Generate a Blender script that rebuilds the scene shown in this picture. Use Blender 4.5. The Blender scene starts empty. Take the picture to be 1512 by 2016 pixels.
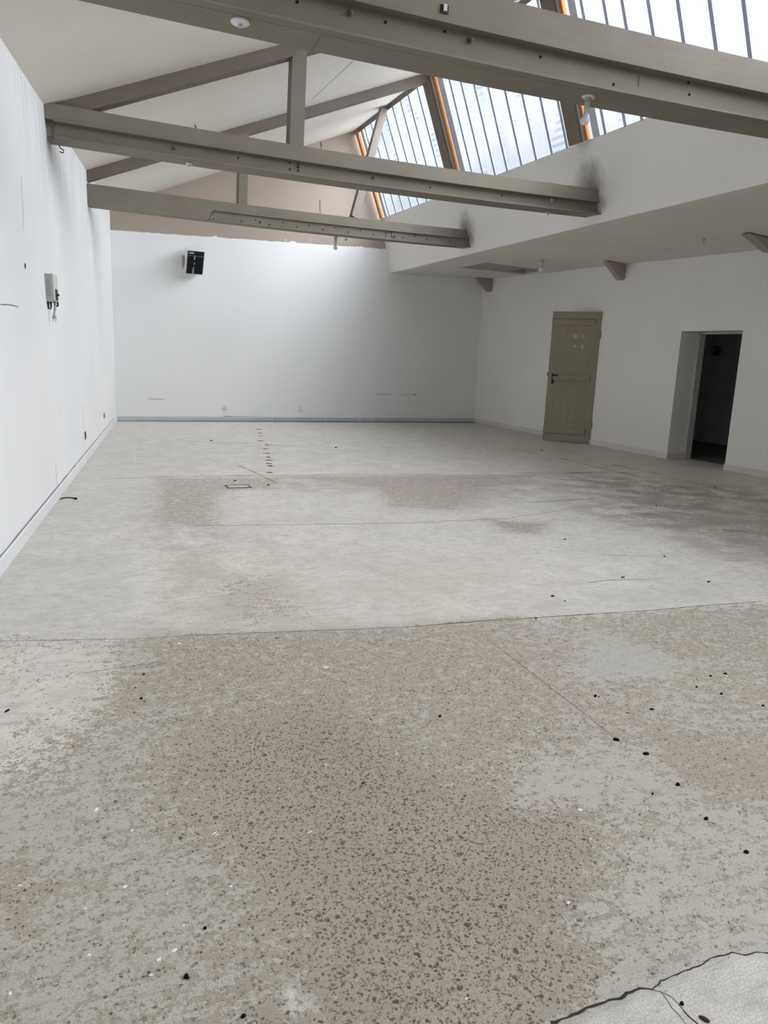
import bpy, bmesh, math, random
import numpy as np
from mathutils import Vector, Matrix
random.seed(7)
S = bpy.context.scene
COL = S.collection

# ------------------------------------------------------------------ camera
FPX = 1481.8816
CR = np.array([0.91656008, -0.39772112, 0.04165965])
CU = np.array([0.04345473, 0.20261497, 0.97829385])
CF = np.array([0.39752899, 0.89485478, -0.20299166])
EYE = np.array([0.0, 0.0, 1.42])
cd = bpy.data.cameras.new('camera')
cam = bpy.data.objects.new('camera', cd); COL.objects.link(cam)
cd.sensor_fit = 'VERTICAL'; cd.sensor_height = 24.0; cd.lens = FPX / 2016 * 24.0
cd.clip_start = 0.05; cd.clip_end = 200
cam.matrix_world = Matrix(((CR[0], CU[0], -CF[0], EYE[0]), (CR[1], CU[1], -CF[1], EYE[1]),
                           (CR[2], CU[2], -CF[2], EYE[2]), (0, 0, 0, 1)))
S.camera = cam

def on_plane(px, py, P, N):
    """survey helper: the point of a real plane seen at a place of the photograph"""
    D = CR * (px - 756) / FPX - CU * (py - 1008) / FPX + CF
    P = np.array(P, float); N = np.array(N, float)
    return EYE + D * ((P - EYE) @ N) / (D @ N)
def on_left(px, py):
    p = on_plane(px, py, (-.34, 5.074, 0), (1, -.1425, 0))
    for _ in range(8):
        sh = .0125 * max(0, 15.1 - p[1]) * p[2] / 3.6
        p = on_plane(px, py, (-.34 - sh, 5.074, 0), (1, -.1425, 0))
    return p
def on_floor(px, py): return on_plane(px, py, (0, 0, 0), (0, 0, 1))

# ------------------------------------------------------------------ room survey (metres)
Y0, Y1 = -4.0, 15.25
XR = 8.96
def back_y(x): return 15.25 + 0.0169 * (x - 8.96)
def left_x(y, z=0.0): return -0.34 + 0.1425 * (y - 5.074) - 0.0125 * max(0, 15.1 - y) * z / 3.6
def ceil_z(x, y): return 3.805 + 0.4162 * x - 0.0274 * y
def ridge(y):
    z = 6.1545 - 0.02365 * y
    return 5.775 + 0.3841 * (5.817 - z), z
def sky_foot(y): return 6.400, 4.1914 + 0.0037 * (15.25 - y)
def up_foot(y): return 6.659, 3.134 + 0.0151 * (15.25 - y)
def aisle_z(x, y):
    a, za = up_foot(y); zb = 3.1725 - 0.0169 * (15.25 - y)
    return za + (zb - za) * (x - a) / (XR - a)
def up_x(y, z):
    a, za = sky_foot(y); b, zb = up_foot(y)
    return a + (b - a) * (z - za) / (zb - za)
def left_top(y):
    x = left_x(y, 3.6)
    for _ in range(3): x = left_x(y, ceil_z(x, y))
    return x, ceil_z(x, y)

# ------------------------------------------------------------------ helpers
def link(name, me, m=None, parent=None, smooth=False):
    o = bpy.data.objects.new(name, me); COL.objects.link(o)
    if m is not None:
        for mm in (m if isinstance(m, (list, tuple)) else [m]): me.materials.append(mm)
    if parent is not None:
        o.parent = parent
        o.matrix_parent_inverse = parent.matrix_basis.inverted()
    if smooth:
        for p in me.polygons: p.use_smooth = True
    return o
def obj(name, bm, m=None, parent=None, smooth=False, bevel=0):
    bmesh.ops.recalc_face_normals(bm, faces=bm.faces)
    if bevel:
        bmesh.ops.bevel(bm, geom=list(bm.edges), offset=bevel, segments=2, affect='EDGES', clamp_overlap=True)
    me = bpy.data.meshes.new(name); bm.to_mesh(me); bm.free()
    return link(name, me, m, parent, smooth)
def pyobj(name, V, Fc, m=None, parent=None, smooth=False):
    bm = bmesh.new()
    vs = [bm.verts.new(tuple(float(c) for c in v)) for v in V]
    for f in Fc: bm.faces.new([vs[i] for i in f])
    return obj(name, bm, m, parent, smooth)
def empty(name, loc, rot=None):
    o = bpy.data.objects.new(name, None); COL.objects.link(o)
    M = Matrix.Translation(Vector([float(c) for c in loc]))
    if rot is not None: M = M @ rot
    o.matrix_basis = M
    o.empty_display_size = 0.1
    return o
def tag(o, label, cat=None, group=None, kind=None):
    if label: o['label'] = label
    if cat: o['category'] = cat
    if group: o['group'] = group
    if kind: o['kind'] = kind
    return o
def struct(o, label=None):
    o['kind'] = 'structure'
    if label: o['label'] = label
    return o
def bbox(bm, lo, hi, M=None):
    vs = []
    for x in (lo[0], hi[0]):
        for y in (lo[1], hi[1]):
            for z in (lo[2], hi[2]):
                p = Vector((x, y, z)); vs.append(bm.verts.new(M @ p if M else p))
    for f in ((0, 1, 3, 2), (4, 6, 7, 5), (0, 4, 5, 1), (2, 3, 7, 6), (0, 2, 6, 4), (1, 5, 7, 3)):
        bm.faces.new([vs[i] for i in f])
    return bm
def loft(bm, rings, caps=True):
    R_ = [[bm.verts.new(tuple(float(c) for c in p)) for p in r] for r in rings]
    n = len(R_[0])
    for a, b in zip(R_[:-1], R_[1:]):
        for i in range(n): bm.faces.new((a[i], a[(i + 1) % n], b[(i + 1) % n], b[i]))
    if caps:
        bm.faces.new(R_[0][::-1]); bm.faces.new(R_[-1])
    return bm
def lathe(bm, prof, seg=20, M=None):
    """prof: (r, z) pairs from one end to the other, turned round z"""
    M = M or Matrix.Identity(4)
    rings = []
    for r, z in prof:
        r = max(r, 0.0004)
        rings.append([M @ Vector((r * math.cos(2 * math.pi * k / seg), r * math.sin(2 * math.pi * k / seg), z)) for k in range(seg)])
    return loft(bm, rings)
def tube(bm, pts, r, seg=8):
    pts = [Vector([float(c) for c in p]) for p in pts]
    rings = []; up = Vector((0, 0, 1))
    for i, p in enumerate(pts):
        t = (pts[min(i + 1, len(pts) - 1)] - pts[max(i - 1, 0)]).normalized()
        a = t.cross(up)
        if a.length < .05: a = t.cross(Vector((1, 0, 0)))
        a.normalize(); b = t.cross(a)
        rr = r[i] if isinstance(r, (list, tuple)) else r
        rings.append([p + a * rr * math.cos(2 * math.pi * k / seg) + b * rr * math.sin(2 * math.pi * k / seg) for k in range(seg)])
    return loft(bm, rings)
def ribbon(bm, pts, w, n, lift=.0015):
    """a thin crack / joint line lying on a surface with normal n"""
    n = Vector(n).normalized(); pts = [Vector([float(c) for c in p]) + n * lift for p in pts]
    L = []
    for i, p in enumerate(pts):
        t = (pts[min(i + 1, len(pts) - 1)] - pts[max(i - 1, 0)]).normalized()
        s = t.cross(n).normalized(); ww = (w[i] if isinstance(w, (list, tuple)) else w) / 2
        L.append((bm.verts.new(p - s * ww), bm.verts.new(p + s * ww)))
    for a, b in zip(L[:-1], L[1:]): bm.faces.new((a[0], a[1], b[1], b[0]))
def wiggle(pts, step, amp, seed=1):
    rnd = random.Random(seed); out = []
    for a, b in zip(pts[:-1], pts[1:]):
        a = Vector([float(c) for c in a]); b = Vector([float(c) for c in b]); n = max(1, int((b - a).length / step))
        for i in range(n): out.append(a.lerp(b, i / n) + Vector((rnd.uniform(-amp, amp), rnd.uniform(-amp, amp), 0)))
    out.append(Vector([float(c) for c in pts[-1]])); return out

# ------------------------------------------------------------------ materials
class G:
    def __init__(s, name):
        s.m = bpy.data.materials.new(name); s.m.use_nodes = True; s.nt = s.m.node_tree; s.nt.nodes.clear()
        s.out = s.n('ShaderNodeOutputMaterial')
    def n(s, t): return s.nt.nodes.new(t)
    def set(s, sock, v):
        if isinstance(v, bpy.types.NodeSocket): s.nt.links.new(v, sock)
        elif v is not None:
            if isinstance(v, (tuple, list)) and len(v) == 3 and sock.type == 'RGBA': v = (*v, 1)
            sock.default_value = v
    def math(s, op, a, b=None, clamp=False):
        n = s.n('ShaderNodeMath'); n.operation = op; n.use_clamp = clamp
        s.set(n.inputs[0], a)
        if b is not None: s.set(n.inputs[1], b)
        return n.outputs[0]
    def add(s, a, b): return s.math('ADD', a, b)
    def mul(s, a, b): return s.math('MULTIPLY', a, b)
    def sub(s, a, b): return s.math('SUBTRACT', a, b)
    def sm(s, v, lo, hi, a=0., b=1.):
        n = s.n('ShaderNodeMapRange'); n.interpolation_type = 'SMOOTHSTEP'
        for i, x in enumerate((v, lo, hi, a, b)): s.set(n.inputs[i], x)
        return n.outputs[0]
    def pos(s): return s.n('ShaderNodeNewGeometry').outputs['Position']
    def obj(s): return s.n('ShaderNodeTexCoord').outputs['Object']
    def sep(s, v):
        n = s.n('ShaderNodeSeparateXYZ'); s.set(n.inputs[0], v); return n.outputs
    def comb(s, x, y, z):
        n = s.n('ShaderNodeCombineXYZ')
        for i, q in enumerate((x, y, z)): s.set(n.inputs[i], q)
        return n.outputs[0]
    def scale(s, v, k):
        n = s.n('ShaderNodeMapping'); s.set(n.inputs['Vector'], v); n.inputs['Scale'].default_value = k; return n.outputs[0]
    def rot(s, v, a, k=(1, 1, 1)):
        n = s.n('ShaderNodeMapping'); s.set(n.inputs['Vector'], v); n.inputs['Rotation'].default_value = (0, 0, a)
        n.inputs['Scale'].default_value = k; return n.outputs[0]
    def noise(s, v, sc, det=3., rough=.55, dist=0.):
        n = s.n('ShaderNodeTexNoise'); s.set(n.inputs['Vector'], v); n.inputs['Scale'].default_value = sc
        n.inputs['Detail'].default_value = det; n.inputs['Roughness'].default_value = rough; n.inputs['Distortion'].default_value = dist
        return n.outputs[0]
    def vor(s, v, sc, feat='F1', rnd=1.):
        n = s.n('ShaderNodeTexVoronoi'); n.feature = feat; s.set(n.inputs['Vector'], v); n.inputs['Scale'].default_value = sc
        n.inputs['Randomness'].default_value = rnd; return n.outputs
    def mix(s, f, a, b):
        n = s.n('ShaderNodeMix'); n.data_type = 'RGBA'; s.set(n.inputs[0], f); s.set(n.inputs[6], a); s.set(n.inputs[7], b); return n.outputs[2]
    def attr(s, name):
        n = s.n('ShaderNodeAttribute'); n.attribute_name = name; return n.outputs['Fac']
    def dist(s, v, c):
        n = s.n('ShaderNodeVectorMath'); n.operation = 'DISTANCE'; s.set(n.inputs[0], v); n.inputs[1].default_value = c; return n.outputs['Value']
    def bump(s, h, strength=.2, d=.01):
        n = s.n('ShaderNodeBump'); s.set(n.inputs['Height'], h); n.inputs['Strength'].default_value = strength; n.inputs['Distance'].default_value = d
        return n.outputs[0]
    def bsdf(s, col, rough=.6, metal=0., spec=.3, normal=None):
        n = s.n('ShaderNodeBsdfPrincipled'); s.set(n.inputs['Base Color'], col); s.set(n.inputs['Roughness'], rough)
        n.inputs['Metallic'].default_value = metal; n.inputs['Specular IOR Level'].default_value = spec
        if normal is not None: s.set(n.inputs['Normal'], normal)
        s.nt.links.new(n.outputs[0], s.out.inputs[0]); return s.m

def paint(name, c, rough=.6, var=.06, sc=3., spec=.25, bump=.06):
    g = G(name); p = g.pos()
    n = g.noise(p, sc, 4.); n2 = g.noise(p, sc * 14, 3.)
    c2 = tuple(x * (1 - var * 2) for x in c)
    col = g.mix(g.sm(n, .3, .75), c, c2)
    return g.bsdf(col, rough, 0, spec, g.bump(n2, bump, .01))
def metal(name, c, rough=.4, met=.8):
    g = G(name); n = g.noise(g.pos(), 30, 3.)
    return g.bsdf(g.mix(n, c, tuple(x * .75 for x in c)), rough, met, .5)

def wall_white(name, c, stains=(), streak=None):
    """white emulsion, rolled on, with soot blooms (centre, radius, amount) and grey water runs"""
    g = G(name); p = g.pos()
    patch = g.noise(p, .55, 3., .5); fine = g.noise(p, 22, 3.)
    col = g.mix(g.sm(patch, .35, .7), c, tuple(x * k for x, k in zip(c, (.95, .955, .96))))
    marks = g.noise(p, 3.2, 6., .65)
    col = g.mix(g.mul(g.sm(marks, .66, .74), .12), col, (.35, .33, .30))
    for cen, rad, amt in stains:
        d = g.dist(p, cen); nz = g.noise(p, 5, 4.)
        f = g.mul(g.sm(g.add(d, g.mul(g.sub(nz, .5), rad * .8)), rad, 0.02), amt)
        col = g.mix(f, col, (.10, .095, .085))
    if streak:
        x, y, z = g.sep(p); ya, yb, za, zb, amt = streak
        s = g.noise(g.comb(0., g.mul(y, 5.), g.mul(z, .35)), 1.6, 4., .6)
        m = g.mul(g.mul(g.sm(y, ya - .8, ya), g.sm(y, yb + .8, yb)), g.sm(z, za, zb))
        col = g.mix(g.mul(g.mul(g.sm(s, .42, .7), m), amt), col, (.28, .27, .25))
    return g.bsdf(col, .65, 0, .2, g.bump(fine, .08, .01))

WHITE = (.815, .82, .82)
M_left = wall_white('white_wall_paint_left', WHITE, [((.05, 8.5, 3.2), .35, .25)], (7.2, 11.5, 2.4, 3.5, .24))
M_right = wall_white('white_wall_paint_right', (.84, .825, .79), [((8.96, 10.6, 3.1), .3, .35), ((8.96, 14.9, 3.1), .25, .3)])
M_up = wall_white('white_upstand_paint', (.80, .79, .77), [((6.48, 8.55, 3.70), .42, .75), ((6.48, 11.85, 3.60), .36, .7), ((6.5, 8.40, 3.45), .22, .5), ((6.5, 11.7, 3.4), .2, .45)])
def m_back():
    g = G('back_wall_paint'); p = g.pos(); x, y, z = g.sep(p)
    patch = g.noise(p, .5, 3., .5)
    wht = g.mix(g.sm(patch, .35, .7), (.85, .86, .86), (.82, .835, .84))
    tan = g.mix(g.noise(p, 1.3, 4.), (.42, .352, .298), (.38, .32, .27))
    rag = g.noise(g.comb(g.mul(x, 1.), 0., g.mul(z, 1.6)), 6., 5., .7)
    big = g.sm(g.noise(g.comb(x, 0., 0.), 1.9, 2.), .58, .66)
    line = g.add(g.mul(g.sub(x, 1.5), .033), 3.445)
    h = g.sub(z, g.add(line, g.add(g.mul(g.sub(rag, .5), .05), g.mul(g.mul(big, g.sub(rag, .4)), .22))))
    f = g.sm(h, -.004, .004)
    chips = g.mul(g.sm(g.noise(p, 9, 5., .7), .66, .69), g.sm(h, .12, .0))
    f2 = g.math('SUBTRACT', f, g.mul(chips, f), True)
    return g.bsdf(g.mix(f2, wht, tan), .65, 0, .2, g.bump(g.noise(p, 22, 3.), .08, .01))
M_back = m_back()
M_ceil = paint('cream_ceiling_board', (.79, .755, .685), .75, .035, .8, .15)
M_aisle = paint('aisle_ceiling_paint', (.76, .72, .65), .75, .04, .8, .15)
M_hatchm = paint('hatch_board', (.40, .39, .335), .8, .05, 2., .1)
M_base_w = paint('skirting_white', (.76, .77, .78), .5, .04, 2.)
M_base_b = paint('skirting_grey_blue', (.58, .615, .65), .55, .08, 1.2)
M_base_r = paint('skirting_cream', (.72, .70, .64), .55, .05, 1.2)
M_line = paint('dark_gap', (.03, .03, .03), .9, .1)
M_lineg = paint('grey_gap', (.22, .21, .20), .9, .1)

def timber(name, c, wear=.5):
    g = G(name); p = g.pos()
    st = g.noise(g.scale(p, (1.2, 12, 12)), 2., 4.); n = g.noise(p, 2.2, 4.); ch = g.noise(g.scale(p, (3., 9, 12)), 3., 6., .7)
    col = g.mix(g.sm(n, .3, .7), c, tuple(x * .88 for x in c))
    col = g.mix(g.mul(g.sm(st, .45, .75), .25), col, tuple(x * .72 for x in c))
    col = g.mix(g.mul(g.sm(ch, .70, .735), wear), col, (.09, .08, .065))
    return g.bsdf(col, .6, 0, .25, g.bump(st, .15, .01))
M_tim = timber('greige_painted_timber', (.235, .208, .165))
M_raf = timber('taupe_painted_timber', (.195, .163, .132), .25)
M_chan = timber('greige_painted_steel', (.222, .198, .158), .35)
M_orange = timber('raw_orange_timber', (.50, .22, .075), .1)
M_bolt = metal('painted_bolt', (.15, .135, .11), .6, .2)
M_hole = paint('bolt_hole_black', (.015, .014, .012), .9, .1)
M_black = paint('black_plastic', (.018, .019, .02), .45, .1)
M_bulb = paint('opal_glass', (.72, .73, .74), .25, .02, 3, .5)
M_porc = paint('grey_white_plastic', (.62, .60, .56), .4, .04)
M_doorm = timber('olive_grey_door_paint', (.345, .305, .235), .12)
M_dark = paint('dark_storeroom_paint', (.50, .54, .53), .8, .1)
M_darkf = paint('dark_storeroom_floor', (.2, .205, .20), .8, .15)
M_jamb = paint('grey_jamb_paint', (.56, .555, .53), .55, .05)
M_chip = paint('white_paint_flake', (.85, .85, .82), .7, .02)
M_crumb = paint('black_rubber_crumb', (.006, .006, .006), .85, .1)
M_red = paint('red_plastic_scrap', (.32, .03, .02), .6, .1)
M_brown = paint('brown_scrap', (.09, .04, .02), .8, .2)
M_rust = paint('rusty_steel', (.20, .13, .10), .8, .2, 20)

# ------------------------------------------------------------------ floor
def m_floor():
    g = G('worn_painted_concrete'); p = g.pos(); x, y, z = g.sep(p)
    pa = g.attr('paint'); pb = g.attr('pebble'); pk = g.attr('pink'); di = g.attr('dirt_tone'); hat = g.attr('hatch'); bl = g.attr('bluish')
    n1 = g.noise(p, 3.0, 6., .62); n2 = g.noise(p, 26, 5., .65); n3 = g.noise(p, 75, 4., .6); n0 = g.noise(p, .9, 3.)
    # where the paint film survives
    n4 = g.noise(g.scale(p, (1., 1.7, 1.)), 11, 5., .7)
    t = g.add(pa, g.add(g.mul(g.sub(n1, .5), .45), g.add(g.mul(g.sub(n4, .5), .70), g.add(g.mul(g.sub(n2, .5), .85), g.mul(g.sub(n3, .5), .95)))))
    film = g.sm(t, .45, .55)
    concr = g.mix(g.sm(n1, .3, .7), (.440, .390, .312), (.385, .342, .275))
    concr = g.mix(g.mul(pk, .8), concr, (.45, .37, .312))
    concr = g.mix(g.mul(g.sm(n3, .45, .8), .4), concr, (.26, .23, .185))
    # exposed aggregate: dark rounded stones
    jit = g.n('ShaderNodeTexNoise'); g.set(jit.inputs['Vector'], p); jit.inputs['Scale'].default_value = 55; jit.inputs['Detail'].default_value = 3
    jv = g.n('ShaderNodeVectorMath'); jv.operation = 'MULTIPLY_ADD'; g.set(jv.inputs[0], jit.outputs['Color']); jv.inputs[1].default_value = (.020, .020, 0); g.set(jv.inputs[2], g.scale(p, (1., 1., 0.)))
    wob = g.mul(g.sub(g.noise(p, 150, 2.), .5), .40)
    for sc, k0, k1, r0, r1, c0, c1 in ((125., .40, .60, .20, .30, (.11, .088, .065), (.24, .195, .15)), (82., .14, .80, .15, .24, (.028, .022, .018), (.10, .08, .062)), (43., .0, .26, .08, .24, (.022, .019, .017), (.085, .07, .06))):
        v = g.vor(jv.outputs[0], sc)
        s = g.n('ShaderNodeSeparateColor'); g.set(s.inputs[0], v['Color']); q1, q2, q3 = s.outputs
        thr = g.sub(1.0, g.add(k0 * .5, g.mul(pb, k1)))
        stone = g.mul(g.sm(g.sub(g.add(v['Distance'], wob), g.add(r0, g.mul(q2, r1))), .08, -.05), g.math('GREATER_THAN', q1, thr))
        concr = g.mix(g.mul(stone, .9), concr, g.mix(q3, c0, c1))
    fleck = g.mul(g.sm(g.noise(p, 48, 3.), .70, .73), .35)
    concr = g.mix(fleck, concr, (.55, .53, .48))
    film_c = g.mix(g.sm(n0, .35, .7), (.79, .76, .69), (.745, .722, .66))
    film_c = g.mix(g.mul(pk, .55), film_c, (.57, .51, .465))
    film_c = g.mix(g.mul(bl, .8), film_c, (.575, .582, .575))
    film_c = g.mix(g.mul(g.sm(g.noise(p, 5.5, 6., .7), .42, .70), .30), film_c, (.45, .425, .38))
    sm1 = g.noise(g.scale(p, (1., 1.35, 1.)), 13, 8., .74)
    film_c = g.mix(g.mul(g.sm(sm1, .46, .64), .52), film_c, (.47, .44, .39)); film_c = g.mix(g.mul(g.sm(sm1, .46, .36), .25), film_c, (.80, .78, .73))
    film_c = g.mix(g.mul(g.sm(pb, .06, .22), .62), film_c, (.415, .41, .352))
    col = g.mix(film, concr, film_c)
    # chisel hatching of the repair slab
    pit = g.vor(g.scale(jv.outputs[0], (1., 1.5, 1.)), 34.); sp = g.n('ShaderNodeSeparateColor'); g.set(sp.inputs[0], pit['Color'])
    pits = g.mul(g.mul(g.sm(g.add(pit['Distance'], wob), g.add(.12, g.mul(sp.outputs[1], .25)), .08), g.math('GREATER_THAN', sp.outputs[0], .52)), g.sm(pb, .02, .2, .25, 1.))
    col = g.mix(g.mul(pits, .8), col, (.20, .172, .132))
    grit = g.noise(p, 190, 2., .7)
    col = g.mix(g.sm(grit, .60, .40, 0., .34), col, (.20, .185, .16)); col = g.mix(g.sm(grit, .55, .75, 0., .16), col, (.75, .73, .68))
    hw = g.mul(g.math('SINE', g.mul(g.add(g.mul(x, .62), g.mul(y, .78)), 420.)), g.math('SINE', g.mul(g.sub(g.mul(x, .78), g.mul(y, .62)), 330.)))
    col = g.mix(g.mul(hat, g.sm(hw, .1, .8, 0., .22)), col, (.36, .36, .34))
    # scuffs and tyre streaks in three directions
    for a, k, lo, hi, am, m in ((.25, (1.3, 16, 1), .62, .68, .55, di), (-.5, (1.6, 22, 1), .63, .68, .50, di), (1.2, (1.8, 20, 1), .64, .68, .40, di)):
        st = g.noise(g.rot(p, a, k), 2.1, 5., .62)
        col = g.mix(g.mul(g.mul(g.sm(st, lo, hi), am), g.add(.32, g.mul(m, .8))), col, (.20, .18, .155))
    dirt_tone = g.mul(di, g.sm(g.add(n1, g.mul(g.sub(n2, .5), .5)), .35, .65))
    col = g.mix(g.math('MULTIPLY', dirt_tone, .68, True), col, (.345, .305, .268))
    spk = g.mul(g.sm(g.vor(g.scale(p, (1., 1., 0.)), 8.5)['Distance'], .05, .025), .85)
    col = g.mix(spk, col, (.08, .07, .06))
    h = g.noise(p, 75, 2., .6)
    return g.bsdf(col, g.sm(film, 0., 1., .72, .5), 0, .28, g.bump(h, .2, .005))
M_floor = m_floor()

def build_floor():
    st = .045
    xs = np.arange(-1.95, 9.45, st); ys = np.arange(-4.1, 15.45, st)
    X, Y = np.meshgrid(xs, ys); nx, ny = len(xs), len(ys)
    V = np.stack([X.ravel(), Y.ravel(), np.zeros(X.size)], 1)
    i = np.arange((nx - 1) * (ny - 1)); r, c = i // (nx - 1), i % (nx - 1); a = r * nx + c
    Fc = np.stack([a, a + 1, a + nx + 1, a + nx], 1)
    me = bpy.data.meshes.new('floor')
    me.vertices.add(len(V)); me.vertices.foreach_set('co', V.ravel())
    me.loops.add(Fc.size); me.loops.foreach_set('vertex_index', Fc.ravel().astype(np.int32))
    me.polygons.add(len(Fc)); me.polygons.foreach_set('loop_start', np.arange(0, Fc.size, 4, dtype=np.int32))
    me.update(calc_edges=True)
    P = V[:, :2]
    def mask(poly, soft):
        q = np.array([on_floor(*t)[:2] for t in poly]); n = len(q)
        ins = np.zeros(len(P), bool); dm = np.full(len(P), 1e9)
        for k in range(n):
            A, B = q[k], q[(k + 1) % n]
            cnd = ((A[1] > P[:, 1]) != (B[1] > P[:, 1]))
            with np.errstate(divide='ignore', invalid='ignore'):
                xx = (B[0] - A[0]) * (P[:, 1] - A[1]) / (B[1] - A[1] + 1e-12) + A[0]
            ins ^= cnd & (P[:, 0] < xx)
            AB = B - A; tt = np.clip(((P - A) @ AB) / (AB @ AB + 1e-12), 0, 1)
            dm = np.minimum(dm, np.hypot(*(P - A - tt[:, None] * AB).T))
        s = np.where(ins, dm, -dm)
        u = np.clip(s / soft * .5 + .5, 0, 1); return u * u * (3 - 2 * u)
    paintv = np.full(len(P), .735); peb = np.zeros(len(P)); pink = np.full(len(P), .05); dirt_tone = np.full(len(P), .28); hatch = np.zeros(len(P)); blu = np.zeros(len(P))
    def lay(arr, poly, soft, val):
        m = mask(poly, soft); arr[:] = arr * (1 - m) + val * m
    near = [(-900, 1262), (250, 1258), (400, 1250), (640, 1241), (800, 1235), (1010, 1216), (1270, 1203), (1400, 1193), (1512, 1187), (2300, 1130), (3000, 2600), (-1500, 2600)]
    lay(paintv, near, .04, .47); lay(peb, near, .3, .22); lay(dirt_tone, near, .1, .18); lay(pink, near, .1, .12)
    # grey film left, foreground
    left = [(-900, 1264), (310, 1258), (250, 1420), (330, 1500), (300, 1640), (560, 1740), (480, 1900), (300, 2016), (100, 2600), (-1500, 2600)]
    lay(paintv, left, .35, .54); lay(peb, left, .3, .22)
    lay(blu, left, .4, .06)
    lay(paintv, [(-600, 1266), (200, 1262), (230, 1330), (190, 1420), (60, 1500), (-600, 1560)], .25, .64); lay(peb, [(-900, 1264), (210, 1262), (240, 1340), (190, 1440), (60, 1540), (-900, 1620)], .25, .04)
    lay(paintv, [(330, 1262), (620, 1250), (600, 1330), (330, 1370), (200, 1480), (60, 1560), (20, 1540), (170, 1440), (220, 1330), (330, 1300)], .14, .44)
    lay(paintv, [(0, 1700), (70, 1690), (90, 1760), (30, 1800), (-200, 1800)], .08, .40)
    # bare aggregate in the middle
    agg = [(420, 1440), (640, 1370), (780, 1470), (900, 1540), (1160, 1560), (1190, 1700), (1130, 1800), (1190, 1930), (1060, 2016), (1000, 2400), (480, 2400), (560, 2000), (640, 1850), (560, 1740), (460, 1620), (380, 1520)]
    lay(paintv, agg, .32, .19); lay(peb, agg, .25, .95); lay(dirt_tone, agg, .2, .08)
    core = [(600, 1460), (760, 1450), (860, 1620), (900, 1780), (820, 1960), (640, 1960), (650, 1800), (680, 1640)]
    lay(peb, core, .2, 1.15)
    mid = [(330, 1262), (800, 1238), (1000, 1222), (1130, 1400), (1150, 1560), (900, 1540), (780, 1450), (640, 1360), (420, 1430), (300, 1380)]
    lay(paintv, mid, .2, .42); lay(peb, mid, .25, .36)
    lay(paintv, [(700, 1262), (960, 1240), (1000, 1310), (860, 1380), (720, 1340)], .12, .42)
    # pinkish worn zones
    lay(pink, [(960, 1240), (1160, 1250), (1100, 1330), (1250, 1400), (1200, 1470), (1040, 1380), (940, 1300)], .2, .75)
    lay(pink, [(1280, 1430), (1512, 1480), (1800, 1640), (1512, 1640), (1330, 1540)], .25, .75)
    lay(paintv, [(1290, 1440), (1512, 1480), (1800, 1640), (1512, 1600), (1330, 1520)], .2, .34)
    lay(pink, [(850, 1560), (1190, 1560), (1200, 1800), (1150, 1990), (900, 2016), (980, 1800)], .2, .6)
    # right foreground film and the bluish patch
    rgt = [(1170, 1610), (1330, 1600), (1512, 1580), (2300, 1700), (2300, 2300), (1512, 1872), (1400, 1885), (1300, 1950), (1185, 1960), (1140, 1830), (1185, 1730)]
    lay(paintv, rgt, .16, .56); lay(peb, rgt, .1, .22); lay(blu, rgt, .2, .08); lay(pink, rgt, .1, .05)
    lay(paintv, [(1150, 1250), (1250, 1240), (1350, 1300), (1340, 1330), (1150, 1330)], .10, .64); lay(blu, [(1150, 1250), (1250, 1240), (1350, 1300), (1340, 1330), (1150, 1330)], .10, .7)
    lay(paintv, [(1160, 1225), (1380, 1200), (1512, 1280), (1800, 1420), (1512, 1330), (1300, 1290)], .12, .44)
    lay(paintv, [(1000, 1480), (1290, 1470), (1340, 1560), (1180, 1600), (1000, 1600)], .12, .56)
    slab = [(1060, 2040), (1220, 1960), (1300, 1945), (1400, 1895), (1512, 1877), (2400, 1700), (2400, 2600), (800, 2600)]
    lay(paintv, slab, .05, .86); lay(hatch, slab, .04, 1.0); lay(peb, slab, .05, .05); lay(pink, slab, .05, .0); lay(blu, slab, .05, .25); lay(dirt_tone, slab, .05, .2)
    lay(paintv, [(556, 1938), (590, 1944), (640, 1985), (620, 2012), (570, 2004)], .03, .66); lay(peb, [(550, 1930), (600, 1940), (650, 1985), (630, 2025), (560, 2016)], .03, .0)
    # band beyond the first joint: dirty, scuffed
    lay(dirt_tone, [(280, 937), (1060, 934), (1100, 960), (880, 1010), (760, 975), (540, 965), (440, 975), (420, 1060), (300, 1050)], .22, 1.0)
    lay(paintv, [(310, 940), (560, 940), (540, 962), (440, 968), (430, 1040), (300, 1030)], .15, .50)
    lay(pink, [(520, 937), (1060, 935), (930, 1010), (760, 1010), (740, 965), (520, 962)], .15, .9)
    lay(paintv, [(560, 937), (1000, 936), (900, 1005), (760, 1000), (740, 962)], .15, .48)
    lay(dirt_tone, [(950, 1020), (1080, 1030), (1070, 1055), (990, 1050)], .15, 1.0); lay(paintv, [(960, 1022), (1075, 1032), (1060, 1052), (990, 1046)], .12, .42)
    lay(pink, [(400, 1130), (600, 1130), (640, 1230), (420, 1240)], .25, .7); lay(paintv, [(420, 1140), (560, 1130), (600, 1220), (430, 1236)], .2, .52)
    lay(dirt_tone, [(260, 1060), (520, 1060), (620, 1230), (300, 1240)], .35, .75)
    lay(pink, [(640, 1080), (1000, 1090), (1050, 1180), (700, 1210)], .4, .6)
    lay(blu, [(960, 1190), (1400, 1150), (1400, 1190), (1000, 1212)], .15, .7); lay(blu, [(-300, 1120), (240, 1080), (240, 1250), (-300, 1256)], .3, .6)
    lay(blu, [(200, 850), (500, 850), (240, 1040), (20, 1100)], .5, .35)
    lay(dirt_tone, [(200, 860), (1060, 850), (1300, 930), (280, 932)], .3, .42)
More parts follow.
